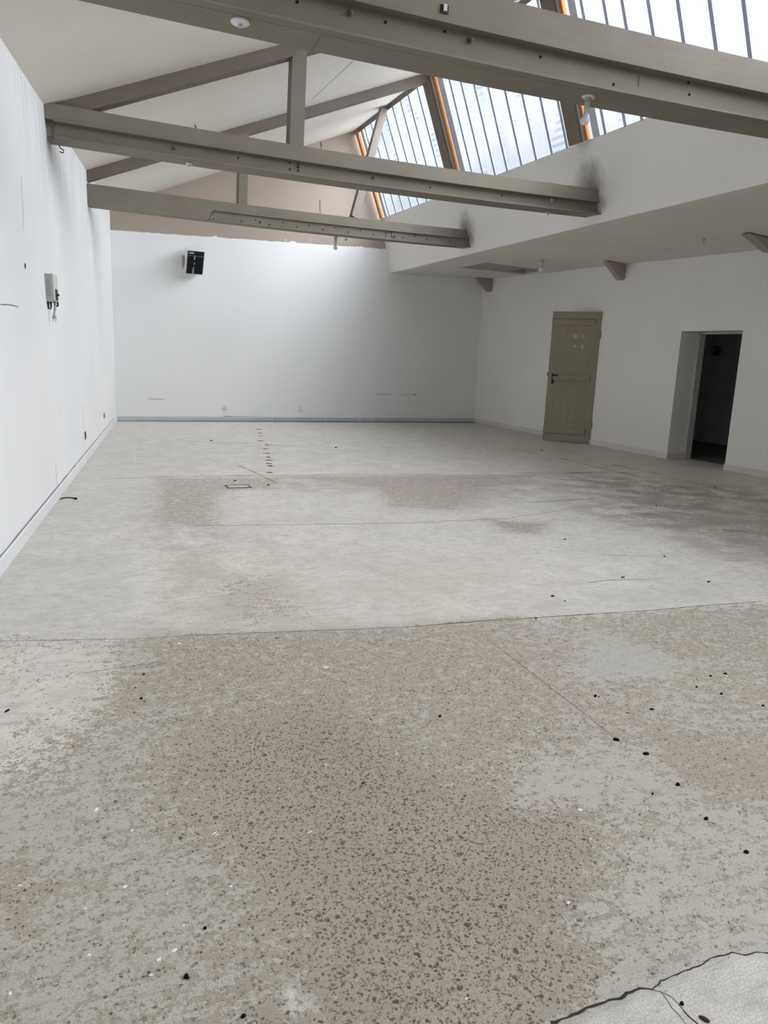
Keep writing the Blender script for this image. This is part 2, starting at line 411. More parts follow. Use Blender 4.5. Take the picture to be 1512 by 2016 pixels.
    lay(dirt_tone, [(1120, 930), (1512, 965), (2000, 1060), (1512, 1110), (1180, 1010)], .6, 1.9); lay(pink, [(1200, 960), (1512, 1000), (1800, 1100), (1512, 1110), (1300, 1040)], .5, .7)  # right aisle floor, toned much darker and browner than its surroundings
    lay(paintv, [(1300, 1010), (1700, 1010), (1800, 1110), (1512, 1100), (1350, 1050)], .3, .52)
    lay(paintv, [(930, 855), (1300, 905), (1300, 935), (1000, 930)], .5, .70)
    for nm, ar in (('paint', paintv), ('pebble', peb), ('pink', pink), ('dirt_tone', dirt_tone), ('hatch', hatch), ('bluish', blu)):
        at = me.attributes.new(nm, 'FLOAT', 'POINT'); at.data.foreach_set('value', ar.astype(np.float32))
    fl = link('floor', me, M_floor); struct(fl)
    def crack(pts, w, mat, amp=.004, step=.05, seed=1):
        q = wiggle([on_floor(*t) for t in pts], step, amp, seed)
        bm = bmesh.new(); rn = random.Random(seed)
        ribbon(bm, q, [max(.0012, w * rn.uniform(.5, 1.3)) for _ in q], (0, 0, 1), .0012)
        return obj('crack', bm, mat, fl)
    M_c3 = paint('crack_brown', (.19, .13, .085), .9, .2)
    M_c1 = paint('crack_dark', (.05, .045, .038), .9, .1); M_c2 = paint('joint_brown', (.22, .19, .16), .9, .1)
    z = lambda a, b: (1100 + a / 3.67, 1750 + b / 3.67)
    crack([z(-60, 975), z(60, 930), z(170, 880), z(300, 825), z(440, 790), z(520, 745), z(590, 725), z(680, 728)], .0065, M_c1, .0022, .012, 2)
    crack([z(680, 728), z(740, 668), z(820, 630), z(890, 605), z(970, 570), z(1040, 545), z(1100, 505), z(1190, 480), z(1250, 460), z(1350, 480), z(1430, 460), z(1512, 470), z(1700, 440)], .0032, M_c1, .0018, .012, 3)
    crack([z(680, 728), z(740, 745), z(800, 770), z(860, 830), z(930, 910), z(1000, 976), z(1060, 1040)], .0022, M_c1, .0015, .012, 4)
    crack([z(740, 745), z(820, 860), z(930, 990)], .0014, M_c2, .0015, .012, 5)
    crack([(400, 1250), (640, 1241), (800, 1235), (1010, 1216)], .004, M_c2, .004, .05, 6)
    crack([(840, 1231), (1130, 1211), (1270, 1203), (1370, 1194), (1500, 1184)], .005, M_c1, .003, .05, 7)
    crack([(-60, 1263), (260, 1258), (400, 1250)], .003, M_c2, .003, .05, 8)
    crack([(200, 943), (330, 938), (700, 934), (1060, 936), (1290, 929)], .012, M_c2, .006, .1, 9)
    crack([(380, 1035), (800, 1030), (1000, 1020), (1250, 985)], .007, M_c2, .006, .1, 10)
    crack([(1010, 931), (1100, 932), (1210, 929)], .02, M_c1, .004, .1, 11)
    crack([(1098, 901), (1180, 921), (1262, 939)], .022, M_c1, .004, .1, 12); crack([(1203, 914), (1327, 939)], .018, M_c1, .004, .1, 13)
    crack([(1010, 884), (1060, 893)], .02, M_c1, .004, .1, 14); crack([(1203, 918), (1225, 916)], .02, M_c1, .004, .1, 15)
    crack([(470, 916), (510, 934), (545, 951)], .014, M_c2, .004, .08, 16)
    crack([(1045, 989), (1120, 985), (1180, 981)], .012, M_c1, .004, .05, 17); crack([(955, 1255), (1060, 1335), (1160, 1412), (1225, 1465)], .0022, M_c2, .002, .05, 18)
    crack([(1160, 1147), (1200, 1142), (1280, 1140)], .006, M_c2, .003, .05, 19); crack([(150, 1327), (230, 1316), (320, 1303)], .0022, M_c2, .002, .03, 20)
    crack([(930, 956), (975, 957)], .02, M_c2, .004, .05, 21); crack([(1240, 1012), (1290, 1012)], .012, M_c1, .004, .05, 22); crack([(1420, 1043), (1470, 1047)], .012, M_c1, .004, .05, 23)
    crack([(1185, 1092), (1280, 1095)], .004, M_c2, .003, .05, 24); crack([(345, 866), (420, 872), (520, 873), (560, 880)], .018, M_c2, .01, .1, 25)
    rn = random.Random(5)
    for k, (px, py) in enumerate([(509, 845), (511, 852), (512, 858), (514, 868), (524, 876), (522, 884), (526, 893), (528, 900), (529, 906), (530, 912), (531, 918), (531, 931)]):
        crack([(px - 4 + rn.uniform(-2, 2), py), (px + 5, py + rn.uniform(-1, 1))], .10, M_c3, .012, .02, 40 + k)
    return fl
FLOOR = build_floor()

# ------------------------------------------------------------------ walls, ceilings
def prism(name, A, B, m, parent=None):
    bm = bmesh.new(); loft(bm, [A, B]); return obj(name, bm, m, parent)
def sect(fn, ys): return [fn(y) for y in ys]
YS = [Y0 - .2, 1., 5., 9., 12., 15.4]
# left wall (leans out slightly, towards the near end)
bm = bmesh.new()
def left_ring(y):
    xt, zt = left_top(y)
    return [(left_x(y), y, -.05), (xt, y, zt + .02), (xt - .3, y, zt + .02), (left_x(y) - .3, y, -.05)]
loft(bm, sect(left_ring, [Y0 - .2, -2, 0] + [k * .5 for k in range(2, 31)] + [15.4])); WL = struct(obj('wall_left', bm, M_left))
# sloping ceiling
bm = bmesh.new()
def ceil_ring(y):
    xt, zt = left_top(y); rx, rz = ridge(y)
    return [(xt - .3, y, ceil_z(xt - .3, y)), (rx, y, rz), (rx, y, rz + .14), (xt - .3, y, ceil_z(xt - .3, y) + .14)]
loft(bm, sect(ceil_ring, YS)); CE = struct(obj('ceiling', bm, M_ceil))
# upstand below the rooflight
bm = bmesh.new()
def up_ring(y):
    a, za = sky_foot(y); b, zb = up_foot(y)
    return [(a, y, za), (b, y, zb), (b + .14, y, zb - .0), (a + .14, y, za)]
loft(bm, sect(up_ring, YS)); struct(obj('wall_upstand', bm, M_up))
# low flat ceiling over the aisle, with the square hatch opening left in it
HX0, HX1, HY0, HY1 = 7.36, 8.90, 12.46, 13.50
def aisle_piece(bm, xa, xb, ya, yb, t=.16):
    rings = []
    for y in (ya, yb):
        fa = (lambda yy: up_foot(yy)[0] + .004) if xa is None else (lambda yy: xa)
        a = fa(y); rings.append([(a, y, aisle_z(a, y)), (xb, y, aisle_z(xb, y)), (xb, y, aisle_z(xb, y) + t), (a, y, aisle_z(a, y) + t)])
    loft(bm, rings)
bm = bmesh.new()
for ya, yb in ((Y0 - .2, 4.), (4., 8.), (8., HY0), (HY1, 15.4)): aisle_piece(bm, None, XR + .2, ya, yb)
aisle_piece(bm, None, HX0, HY0, HY1); aisle_piece(bm, HX1, XR + .2, HY0, HY1)
bbox(bm, (HX0 - .05, HY0 - .05, 3.30), (HX1 + .05, HY1 + .05, 3.40))
struct(obj('ceiling_aisle', bm, M_aisle))
# back wall with its gable
def gable(y_off):
    pts = []
    x0 = left_x(15.1) - .3
    for x, z in ((x0, -.05), (XR + .45, -.05), (XR + .45, 3.4), (6.9, 3.4)): pts.append((x, z))
    a, za = sky_foot(15.2); rx, rz = ridge(15.2)
    pts += [(a + .12, za + .05), (rx + .12, rz + .12), (x0, ceil_z(x0, 15.2) + .12)]
    return [(x, back_y(x) + y_off, z) for x, z in pts]
WB = struct(prism('wall_back', gable(0), gable(.3), M_back))
M_seam = paint('board_seam', (.40, .385, .35), .8, .05)
bm = bmesh.new(); ribbon(bm, [(3.634, 11.353, ceil_z(3.634, 11.353)), (3.692, 9.971, ceil_z(3.692, 9.971)), (3.76, 8.8, ceil_z(3.76, 8.8))], .012, (.38, 0, -.92), .002); obj('board_joint', bm, M_seam, CE)
# front wall, behind the camera
bm = bmesh.new(); bbox(bm, (-2.2, Y0 - .3, -.05), (XR + .45, Y0, 6.4)); struct(obj('wall_front', bm, M_left))
# right wall with two door openings
D2A, D2B, D2H = 7.996, 9.146, 1.983
D1A, D1B, D1H = 11.10, 11.90, 2.30
TH = .45
bm = bmesh.new()
for ya, yb, za, zb in ((Y0 - .2, D2A, -.05, 3.3), (D2A, D2B, D2H, 3.3), (D2B, D1A, -.05, 3.3), (D1A, D1B, D1H, 3.3), (D1B, 15.5, -.05, 3.3)):
    bbox(bm, (XR, ya, za), (XR + TH, yb, zb))
bmesh.ops.remove_doubles(bm, verts=bm.verts, dist=1e-4)
WR = struct(obj('wall_right', bm, M_right))
# dark storeroom behind
bm = bmesh.new()
bbox(bm, (12.0, 6.6, -.05), (12.2, 13.4, 2.7)); bbox(bm, (XR + TH, 6.5, -.05), (12.2, 6.7, 2.7)); bbox(bm, (XR + TH, 13.2, -.05), (12.2, 13.4, 2.7))
struct(obj('wall_storeroom', bm, M_dark))
bm = bmesh.new(); bbox(bm, (XR + TH, 6.5, 2.6), (12.2, 13.4, 2.75)); struct(obj('ceiling_storeroom', bm, M_dark))
bm = bmesh.new(); bbox(bm, (9.40, 6.5, -.05), (12.2, 13.4, .0015)); struct(obj('floor_storeroom', bm, M_darkf))
bm = bmesh.new(); bbox(bm, (11.96, 6.7, .0), (12.0, 13.2, .12)); struct(obj('baseboard_storeroom', bm, M_dark))

# skirting boards
bm = bmesh.new()
def bl(y): x = left_x(y); return [(x - .01, y, 0), (x + .018, y, 0), (x + .018, y, .092), (x + .010, y, .1), (x - .01, y, .1)]
loft(bm, [bl(y) for y in (Y0, 4.8, 10., back_y(1.0))]); BL = struct(obj('baseboard_left', bm, M_base_w))
bm = bmesh.new(); ribbon(bm, [Vector((left_x(y) + .004, y, .1015)) for y in np.linspace(4.6, 14.6, 30)], [.003 + .009 * abs(math.sin(y * 1.7)) for y in range(30)], (.55, 0, .83), .0005); obj('gap', bm, M_lineg, BL)
bm = bmesh.new()
def bb(x): y = back_y(x); return [(x, y + .01, .006), (x, y - .02, .006), (x, y - .02, .088), (x, y - .012, .098), (x, y + .01, .098)]
loft(bm, [bb(x) for x in (left_x(15.11), 4., XR)]); BB = struct(obj('baseboard_back', bm, M_base_b))
bm = bmesh.new(); bbox(bm, (left_x(15.1), 15.09, .0005), (XR - .02, 15.14, .007)); obj('gap', bm, M_line, BB)
for x, w in ((4.12, .02), (5.28, .03), (6.35, .02), (6.05, .05)):
    bm = bmesh.new(); bbox(bm, (x, back_y(x) - .0225, .012), (x + w, back_y(x) - .019, .094)); obj('paint_drip', bm, M_base_w, BB)
def br_piece(ya, yb, name):
    bm = bmesh.new()
    def r_(y): return [(XR + .01, y, 0), (XR - .02, y, 0), (XR - .02, y, .08), (XR - .012, y, .09), (XR + .01, y, .09)]
    loft(bm, [r_(ya), r_(yb)]); return struct(obj(name, bm, M_base_r))
br_piece(Y0, D2A, 'baseboard_right'); br_piece(D2B, D1A - .04, 'baseboard_right'); br_piece(D1B + .02, back_y(XR) - .02, 'baseboard_right')
bm = bmesh.new(); bbox(bm, (XR - .019, D2B - .02, 0), (XR + .40, D2B + .005, .09)); struct(obj('baseboard_reveal', bm, M_base_r))

# faint cracks in the wall plaster
def wall_line(px_pts, P, N, w, mat, parent, n):
    bm = bmesh.new(); ribbon(bm, [(on_left(*q) if N is LN else on_plane(*q, P, N)) for q in px_pts], w, n, .004); obj('plaster_crack', bm, mat, parent)
LP, LN = (-.34, 5.074, 0), (1, -.1425, 0)
for pts, w in (([(41, 345), (44, 400), (46, 450)], .006), ([(0, 599), (20, 600), (35, 604)], .006), ([(109, 915), (111, 940), (113, 958)], .008), ([(116, 800), (118, 818)], .006),
               ([(162, 797), (164, 830), (165, 850), (166, 884)], .010)):
    wall_line([tuple(q) for q in pts], LP, LN, w, M_lineg, WL, (1, -.14, 0))
BP, BN = (8.96, 15.25, 0), (-.0169, 1, 0)
for pts, w in (([(742, 776), (770, 776)], .009), ([(790, 777.5), (808, 777)], .007), ([(812, 777), (819, 777)], .018), ([(292, 785), (323, 786)], .008), ([(440, 819.5), (480, 820), (530, 821)], .01), ([(630, 393), (630.5, 420)], .02)):
    wall_line([tuple(q) for q in pts], BP, BN, w, M_lineg, WB, (0, -1, 0))

# ------------------------------------------------------------------ rooflight
def sky_pt(y, t):
    """t = 0 at the ridge, 1 at the foot"""
    rx, rz = ridge(y); fx, fz = sky_foot(y); return Vector((rx + (fx - rx) * t, y, rz + (fz - rz) * t))
SN = (sky_pt(9, 0) - sky_pt(9, 1)).cross(Vector((0, 1, 0))).normalized()
if SN.x > 0: SN = -SN        # points into the room
def m_pane(name, tint, ripple=.35):
    g = G(name); p = g.pos(); x, y, z = g.sep(p)
    strip = g.noise(g.comb(0., g.mul(y, 2.7), 0.), 1., 0.)
    w = g.math('SINE', g.mul(z, 78.))
    region = g.mul(g.sm(g.noise(g.comb(g.mul(z, 1.2), g.mul(y, 1.4), 0.), 1.1, 2.), .50, .62), g.sm(strip, .45, .55))
    dirt_tone = g.noise(p, 2.1, 5., .6)
    col = g.mix(g.sm(dirt_tone, .35, .75), tint, tuple(c * k for c, k in zip(tint, (.92, .93, .94))))
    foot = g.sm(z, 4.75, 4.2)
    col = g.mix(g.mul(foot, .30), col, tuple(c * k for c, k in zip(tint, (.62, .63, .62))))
    rip = g.mul(g.mul(region, g.sm(w, -.2, .8)), ripple)
    col = g.mix(rip, col, tuple(c * k for c, k in zip(tint, (.45, .5, .56))))
    tr = g.n('ShaderNodeBsdfTransparent'); g.set(tr.inputs[0], col)
    df = g.n('ShaderNodeBsdfPrincipled'); df.inputs['Base Color'].default_value = (.75, .78, .8, 1); df.inputs['Roughness'].default_value = .4
    mx = g.n('ShaderNodeMixShader'); mx.inputs[0].default_value = .10
    g.nt.links.new(tr.outputs[0], mx.inputs[1]); g.nt.links.new(df.outputs[0], mx.inputs[2]); g.nt.links.new(mx.outputs[0], g.out.inputs[0])
    return g.m
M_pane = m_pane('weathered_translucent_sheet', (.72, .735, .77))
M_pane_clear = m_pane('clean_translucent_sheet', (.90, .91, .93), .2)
M_bar = paint('bluish_glazing_bar', (.42, .465, .60), .5, .05)
WIN = empty('window_1', (6.1, 9., 5.0)); struct(WIN, 'long sloping rooflight of translucent ribbed sheets beside the roof ridge')
M_rw = [8.63, 11.87]
def pane(y0, y1, m):
    A = [sky_pt(y0, -.005), sky_pt(y0, 1.01), sky_pt(y1, 1.01), sky_pt(y1, -.005)]
    B = [v - SN * .006 for v in A]
    bm = bmesh.new(); loft(bm, [[v for v in A], B]); return obj('pane', bm, m, WIN)
SPLIT = 5.0; YSK = -3.0
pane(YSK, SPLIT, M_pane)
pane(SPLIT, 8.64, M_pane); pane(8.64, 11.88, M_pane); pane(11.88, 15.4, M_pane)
def slat(name, y, w, th, m, off=0., t0=.0, t1=1.0, parent=None):
    rings = []
    for t in (t0, t1):
        a = sky_pt(y - w / 2, t); b = sky_pt(y + w / 2, t)
        rings.append([a + SN * off, b + SN * off, b + SN * (off + th), a + SN * (off + th)])
    bm = bmesh.new(); loft(bm, rings); return obj(name, bm, m, parent)
bars = [14.75, 14.42, 14.08, 13.72, 13.40, 13.06, 12.74, 12.38, 11.35, 11.05, 10.72, 10.38, 10.0, 9.63, 9.26, 8.92, 8.16, 7.80, 7.52, 7.15, 6.76, 6.37, 5.99, 5.60, 5.22]
bars += [4.3, 3.9, 3.5, 3.1, 2.7, 2.3, 1.9, 1.5, 1.1, .7, .3, -.1, -.5, -.9, -1.3, -1.7, -2.1, -2.5]
for y in bars: slat('glazing_bar', y, .048, .012, M_bar, .001, 0, 1.005, WIN)
M_lap = paint('pale_lap_strip', (.52, .56, .66), .5, .03)
for y, w in ((15.09, .10), (11.745, .06), (8.475, .06)):
    slat('batten', y, w, .05, M_orange, .001, .0, 1.0, WIN)
for y in (11.80, 8.52): slat('edge_strip', y, .03, .055, M_lap, .002, .0, 1.0, WIN)
for y, w in ((14.93, .12), (11.62, .16), (8.33, .13)): slat('lap_strip', y, w, .006, M_lap, .001, 0, 1., WIN)
bm = bmesh.new(); loft(bm, [[sky_pt(y, -.01), sky_pt(y, 1.01), sky_pt(y, 1.01) - SN * .1, sky_pt(y, -.01) - SN * .1] for y in (Y0 - .2, YSK)])
struct(obj('ceiling_added_blank', bm, M_ceil))  # unseen blank end of the rooflight, added to hold daylight off the foreground
# ridge board
bm = bmesh.new(); rings = []
for y in (Y0, 5., 10., 15.2):
    rx, rz = ridge(y); rings.append([(rx - .05, y, rz - .018), (rx + .008, y, rz - .075), (rx + .03, y, rz - .06), (rx - .005, y, rz + .0)])
loft(bm, rings); struct(obj('trim_1', bm, M_raf))

# ------------------------------------------------------------------ roof trusses
TIES = {1: dict(y=4.5614, yr=4.9268, m=-.0296, c=.00436, a=3.643, b=3.445, z=3.249),
        2: dict(y=8.3669, yr=8.6886, m=.0078, c=.00354, a=3.587, b=3.445, z=3.2865),
        3: dict(y=11.6794, yr=11.9083, m=.0268, c=.00318, a=3.525, b=3.393, z=3.242)}
def truss(n, label, chan_x0):
    T = TIES[n]; R_ = empty('roof_truss', (3., T['y'] + .15, T['z']))
    tag(R_, label, 'roof truss', 'painted timber roof trusses')
    sag = lambda x: T['c'] * (x - 3.) ** 2
    yy = lambda x: T['m'] * (x - 3.)
    yf, yr = T['y'], T['yr']
    # where the tie meets the leaning left wall and the upstand
    def xl(y, z):
        return left_x(y, z) - .004
    def xr(y, z): return up_x(y, z) + .004
    def beam(prof, x0=None, chamfer=0):
        """prof: (y, z, role) corners of the section; swept along the sagging beam"""
        N_ = 16; rings = []
        for i in range(N_ + 1):
            u = i / N_; ring = []
            for (py, pz) in prof:
                a = x0(py, pz) if x0 else xl(py + yy(0), pz + sag(0)); b = xr(py + yy(6.5), pz + sag(6.5))
                x = a + (b - a) * u; ring.append((x, py + yy(x), pz + sag(x)))
            rings.append(ring)
        bm = bmesh.new(); loft(bm, rings); return bm
    tb = beam([(yf + .015, T['a']), (yr, T['a']), (yr, T['z'] + .004), (yf + .092, T['z'] + .004), (yf + .092, T['z'] + .02), (yf + .079, T['z'] + .02), (yf + .079, T['b'] + .001), (yf + .015, T['b'] + .001)])
    if n == 3: tb.free(); tb = beam([(yf + .03, T['a']), (yr, T['a']), (yr, T['z'] + .004), (yf + .03, T['z'] + .004)])
    o = obj('tie_beam', tb, M_tim, R_)
    # steel channel bolted along the face, open side out
    tf, tw = .013, .012
    top, bot = T['b'], T['z']
    C_ = [(yf, top), (yf + .078, top), (yf + .078, bot), (yf, bot), (yf, bot + tf), (yf + .066, bot + tf + .006), (yf + .066, top - tf - .006), (yf, top - tf)]
    if n == 3: C_ = [(yf + (.031 if y - yf > .07 else .014 if y - yf > .05 else -.018), z) for y, z in C_]
    if chan_x0 is not None:
        f0 = lambda py, pz: chan_x0 + (.075 if pz > (top + bot) / 2 and n == 3 else 0)
    else: f0 = None
    ch = obj('steel_channel', beam(C_, f0), M_chan, R_)
    # rafter under the ceiling
    ry0, ry1 = yf + .07, min(yr, yf + .23)
    rings = []
    rx_end = ridge(yf)[0] - .02
    for u in np.linspace(0, 1, 7):
        x = (left_top(yf)[0] + .12) * (1 - u) + rx_end * u if n != 3 else (left_top(yf)[0] - .003) * (1 - u) + rx_end * u
        ring = []
        for y, dz in ((ry0, .012), (ry1, .012), (ry1, -.142), (ry0, -.142)):
            ring.append((x, y + yy(x), ceil_z(x, y + yy(x)) + dz))
        rings.append(ring)
    bm = bmesh.new(); loft(bm, rings); obj('rafter', bm, M_raf, R_)
    # steep rafter behind the rooflight
    yc0, yc1 = yf + yy(6.2) + .165, yf + yy(6.2) + .355
    if n == 3: yc0, yc1 = 11.82, 11.97
    if n == 2: yc0, yc1 = 8.535, 8.735
    rings = []
    for t in (.0, 1.):
        ring = [sky_pt(yc0, t) + SN * .003, sky_pt(yc1, t) + SN * .003, sky_pt(yc1, t) + SN * .13, sky_pt(yc0, t) + SN * .13]
        rings.append(ring)
    bm = bmesh.new(); loft(bm, rings); obj('rooflight_rafter', bm, M_raf, R_)
    # king post
    kx0, kx1 = {1: (2.40, 2.56), 2: (2.455, 2.612), 3: (2.652, 2.782)}[n]
    kd = {1: .16, 2: .15, 3: .18}[n]
    def top_z(x, y): return ceil_z(x, y) - .10
    yk0 = yf + .02 + yy(2.5) + .05
    b0 = T['a'] + sag(2.5) - .004
    bm = bmesh.new(); loft(bm, [[(kx0, yk0, b0), (kx1, yk0, b0), (kx1, yk0 + kd, b0), (kx0, yk0 + kd, b0)],
                               [(kx0 + .02, yk0, top_z(kx0, yk0)), (kx1 + .02, yk0, top_z(kx1, yk0)), (kx1 + .02, yk0 + kd, top_z(kx1, yk0)), (kx0 + .02, yk0 + kd, top_z(kx0, yk0))]])
    obj('king_post', bm, M_tim, R_)
    return R_, o, ch
def face(n, px, py, back=0.066):
    T = TIES[n]; return on_plane(px, py, (3., T['y'] + back, 0), (-T['m'], 1, 0))
T1, tie1, ch1 = truss(1, 'nearest painted timber roof truss, its tie beam crossing the top of the photo', None)
T2, tie2, ch2 = truss(2, 'middle painted timber roof truss with steel channel along its whole tie beam', .125)
T3, tie3, ch3 = truss(3, 'farthest painted timber roof truss, its channel starting part-way along the tie beam', 2.215)
def bolt(n, px, py, r=.014, parent=None, hole=False):
    p = face(n, px, py, .014 if n == 3 else .066)
    M = Matrix.Translation(Vector([float(c) for c in p])) @ Matrix.Rotation(math.radians(90), 4, 'X')
    bm = bmesh.new()
    if hole: lathe(bm, [(.0005, .0), (r, .0), (r, .004), (.0005, .005)], 8, M); obj('bolt_hole', bm, M_hole, parent)
    else:
        lathe(bm, [(.0005, 0), (r * 1.2, 0), (r * 1.2, .005), (r * .8, .006), (r * .8, .018), (r * .42, .02), (r * .42, .034), (.0005, .035)], 8, M); obj('bolt', bm, M_bolt, parent)
for q in [(925, 80), (689, 26)]: bolt(1, *q, .018, ch1)
for q in [(1208, 166), (1357, 186), (875, 62), (759, 44), (1064, 112), (585, 4), (1355, 163)]: bolt(1, *q, .009, ch1, True)
for q in [(343, 292), (588, 328), (735, 350), (105, 246)]: bolt(2, *q, .017, ch2)
for q in [(469, 311), (570.6, 321), (587, 323.5), (570.6, 333), (587, 336), (847, 369), (988, 385)]: bolt(2, *q, .010, ch2, True)
z5 = lambda a, b: (370 + a / 4.725, 380 + b / 4.725); z4 = lambda a, b: (660 + a / 6.3, 200 + b / 6.3)
for q in [z5(237, 242), z5(500, 265), z5(630, 252), z5(760, 293), z5(885, 276), z5(1012, 317), z5(1130, 303), z5(1255, 340), z5(1375, 325), z4(165, 1618), z4(315, 1600), z4(472, 1650), z4(627, 1630), z4(627, 1665), z4(695, 1635), z4(695, 1670), z4(840, 1690), z4(990, 1665), z4(1135, 1712), z4(1280, 1690), z4(1422, 1738)]: bolt(3, *q, .010, ch3, True)
for q in [z5(675, 270), z4(732, 1672)]: bolt(3, *q, .014, ch3)
# joints in the channels, soffit board joints
for n, q0, q1, par in ((1, (1260, 128), (1257, 170), ch1), (2, (934, 369), (933, 386), ch2)):
    bm = bmesh.new(); ribbon(bm, [face(n, *q0), face(n, *q1)], .008, (0, -1, 0), .003); obj('joint_line', bm, M_lineg, par)
for a, b, n in (((609, 106), (642, 56), 1), ((1062, 183), (1106, 160), 1), ((123, 287), (127, 276), 2)):
    T = TIES[n]; zz = T['z'] + T['c'] * ((1.6 if a[0] < 700 else 3.2) - 3) ** 2 + .004
    bm = bmesh.new(); ribbon(bm, [on_plane(*a, (0, 0, zz), (0, 0, 1)), on_plane(*b, (0, 0, zz), (0, 0, 1))], .006, (0, 0, -1), .003); obj('board_joint', bm, M_lineg, {1: tie1, 2: tie2}[n])
# slanting brace from the far tie up to the ridge
a = Vector((4.50, 11.80, 3.525)); b = Vector((5.70, 13.60, 5.80))
d_ = (b - a).normalized(); s_ = d_.cross(Vector((0, 1, 0))).normalized(); t_ = d_.cross(s_)
bm = bmesh.new(); loft(bm, [[c + s_ * i * .062 + t_ * j * .05 for i, j in ((-1, -1), (1, -1), (1, 1), (-1, 1))] for c in (a - d_ * .02, b)]); obj('brace', bm, M_raf, T3)
# nails left standing on the ties
for n, px, py, h in ((2, 385, 246, .05), (2, 632, 294, .09)):
    T = TIES[n]; p = on_plane(px, py, (3., T['y'] + .07, 0), (-T['m'], 1, 0)); zt = T['a'] + T['c'] * (p[0] - 3) ** 2 - .003
    bm = bmesh.new(); tube(bm, [(p[0], p[1], zt), (p[0] + .004, p[1], zt + h * .6), (p[0] - .012, p[1] - .004, zt + h)], [.012, .010, .004], 6); obj('nail', bm, M_bolt, {1: T1, 2: T2, 3: T3}[n])

# ------------------------------------------------------------------ hatch, brackets
HT = empty('ceiling_hatch', (8., 13., 3.2)); tag(HT, 'sunken dull olive-grey hatch in the low aisle ceiling near the back wall', 'hatch')
bm = bmesh.new()
zt = 3.176
bbox(bm, (HX0 + .012, HY0 + .012, zt), (HX1 - .42, HY1 - .012, zt + .025)); obj('panel', bm, M_hatchm, HT)
bm = bmesh.new()
for lo, hi in (((HX0 + .001, HY0 + .001), (HX1 - .001, HY0 + .012)), ((HX0 + .001, HY1 - .012), (HX1 - .001, HY1 - .001)), ((HX0 + .001, HY0 + .012), (HX0 + .012, HY1 - .012)), ((HX1 - .012, HY0 + .012), (HX1 - .001, HY1 - .012))):
    bbox(bm, (lo[0], lo[1], 3.172), (hi[0], hi[1], 3.29))
obj('lining', bm, M_hatchm, HT)
M_brk = timber('bracket_timber', (.40, .35, .29), .1)
def bracket(y, drop, reach, label, w=.11, tip=.07):
    zt = aisle_z(XR - .1, y)
    O = empty('wall_bracket', (XR, y, zt)); tag(O, label, 'bracket', 'timber brackets along the right wall')
    # the sloping brace, its bottom cut square
    prof = [(XR - reach, aisle_z(XR - reach, y) - .001), (XR - .012, zt - .001), (XR - .012, zt - drop), (XR - .012 - tip, zt - drop)]
    bm = bmesh.new(); loft(bm, [[(x, y - w / 2, z) for x, z in prof], [(x, y + w / 2, z) for x, z in prof]]); obj('brace', bm, M_brk, O)
    bm = bmesh.new(); bbox(bm, (XR - .014, y - w / 2 - .02, zt - drop * .92), (XR + .002, y + w / 2 + .02, zt - .001)); obj('wall_plate', bm, M_brk, O)
    return O
bracket(10.63, .255, .40, 'timber ceiling bracket on the right wall between the plank door and the dark doorway')
bracket(14.90, .27, .40, 'timber ceiling bracket on the right wall nearest the back corner')
bracket(7.40, .11, .85, 'timber ceiling bracket on the right wall cut by the photo edge', .14, .42)

# ------------------------------------------------------------------ doors
DO = empty('door_1', (XR - .005, 11.06, 0)); struct(DO, 'olive-grey plank door standing ajar in the right wall')
hin = Vector((XR - .012, 11.05, 0)); fre = Vector((8.372, 11.70, 0)); du = (fre - hin).normalized(); LW = (fre - hin).length
nrm = Vector((du.y, -du.x, 0));
if nrm.dot(Vector((0, 0, 0)) - hin) < 0: nrm = -nrm       # towards the camera
HD = 2.335
def DP(u, v, d=0): return hin + du * u + Vector((0, 0, v)) + nrm * d
def dbox(bm, u0, u1, v0, v1, d0, d1):
    loft(bm, [[DP(u0, v0, d0), DP(u1, v0, d0), DP(u1, v1, d0), DP(u0, v1, d0)], [DP(u0, v0, d1), DP(u1, v0, d1), DP(u1, v1, d1), DP(u0, v1, d1)]])
bm = bmesh.new(); nb = 6
for k in range(nb): dbox(bm, LW * k / nb + .003, LW * (k + 1) / nb - .003, .012, HD, -.035, -.003)
dbox(bm, .01, LW - .01, .02, HD - .01, -.033, -.006)
leaf = obj('leaf', bm, M_doorm, DO)
for v0, v1, d, nm in ((.012, .135, .014, 'rail'), (.155, .275, .026, 'rail'), (1.13, 1.215, .026, 'rail'), (2.10, 2.195, .026, 'rail'), (2.215, HD, .014, 'rail')):
    bm = bmesh.new(); dbox(bm, .005 if v0 < .1 or v0 > 2.2 else .11, LW - .005 if v0 != 1.13 else LW - .10, v0, v1, -.004, d); obj(nm, bm, M_doorm, DO)
DPp = (hin + nrm * .001); zD = lambda a, b: (1020 + a / 6.3, 580 + b / 6.3)
def d_uv(px, py):
    p = Vector([float(c) for c in on_plane(px, py, DPp, nrm)]); return (p - hin).dot(du), p.z
M_scuff = paint('pale_glue_scuff', (.56, .54, .47), .8, .15, 20)
for a, b, w, h, rr in ((705, 515, .045, .042, 1), (808, 520, .036, .045, 2), (698, 638, .036, .034, 3), (797, 652, .03, .045, 4)):
    u, v = d_uv(*zD(a, b)); rn = random.Random(rr); n_ = 11
    ring = [(u + w * rn.uniform(.65, 1.1) * math.cos(2 * math.pi * k / n_), v + h * rn.uniform(.6, 1.1) * math.sin(2 * math.pi * k / n_)) for k in range(n_)]
    bm = bmesh.new(); loft(bm, [[DP(x, y, -.0035) for x, y in ring], [DP(x, y, -.0015) for x, y in ring]]); o = obj('glue_residue', bm, M_scuff, DO); o['label'] = 'pale glue residue'
u, v = d_uv(*zD(432, 1000))
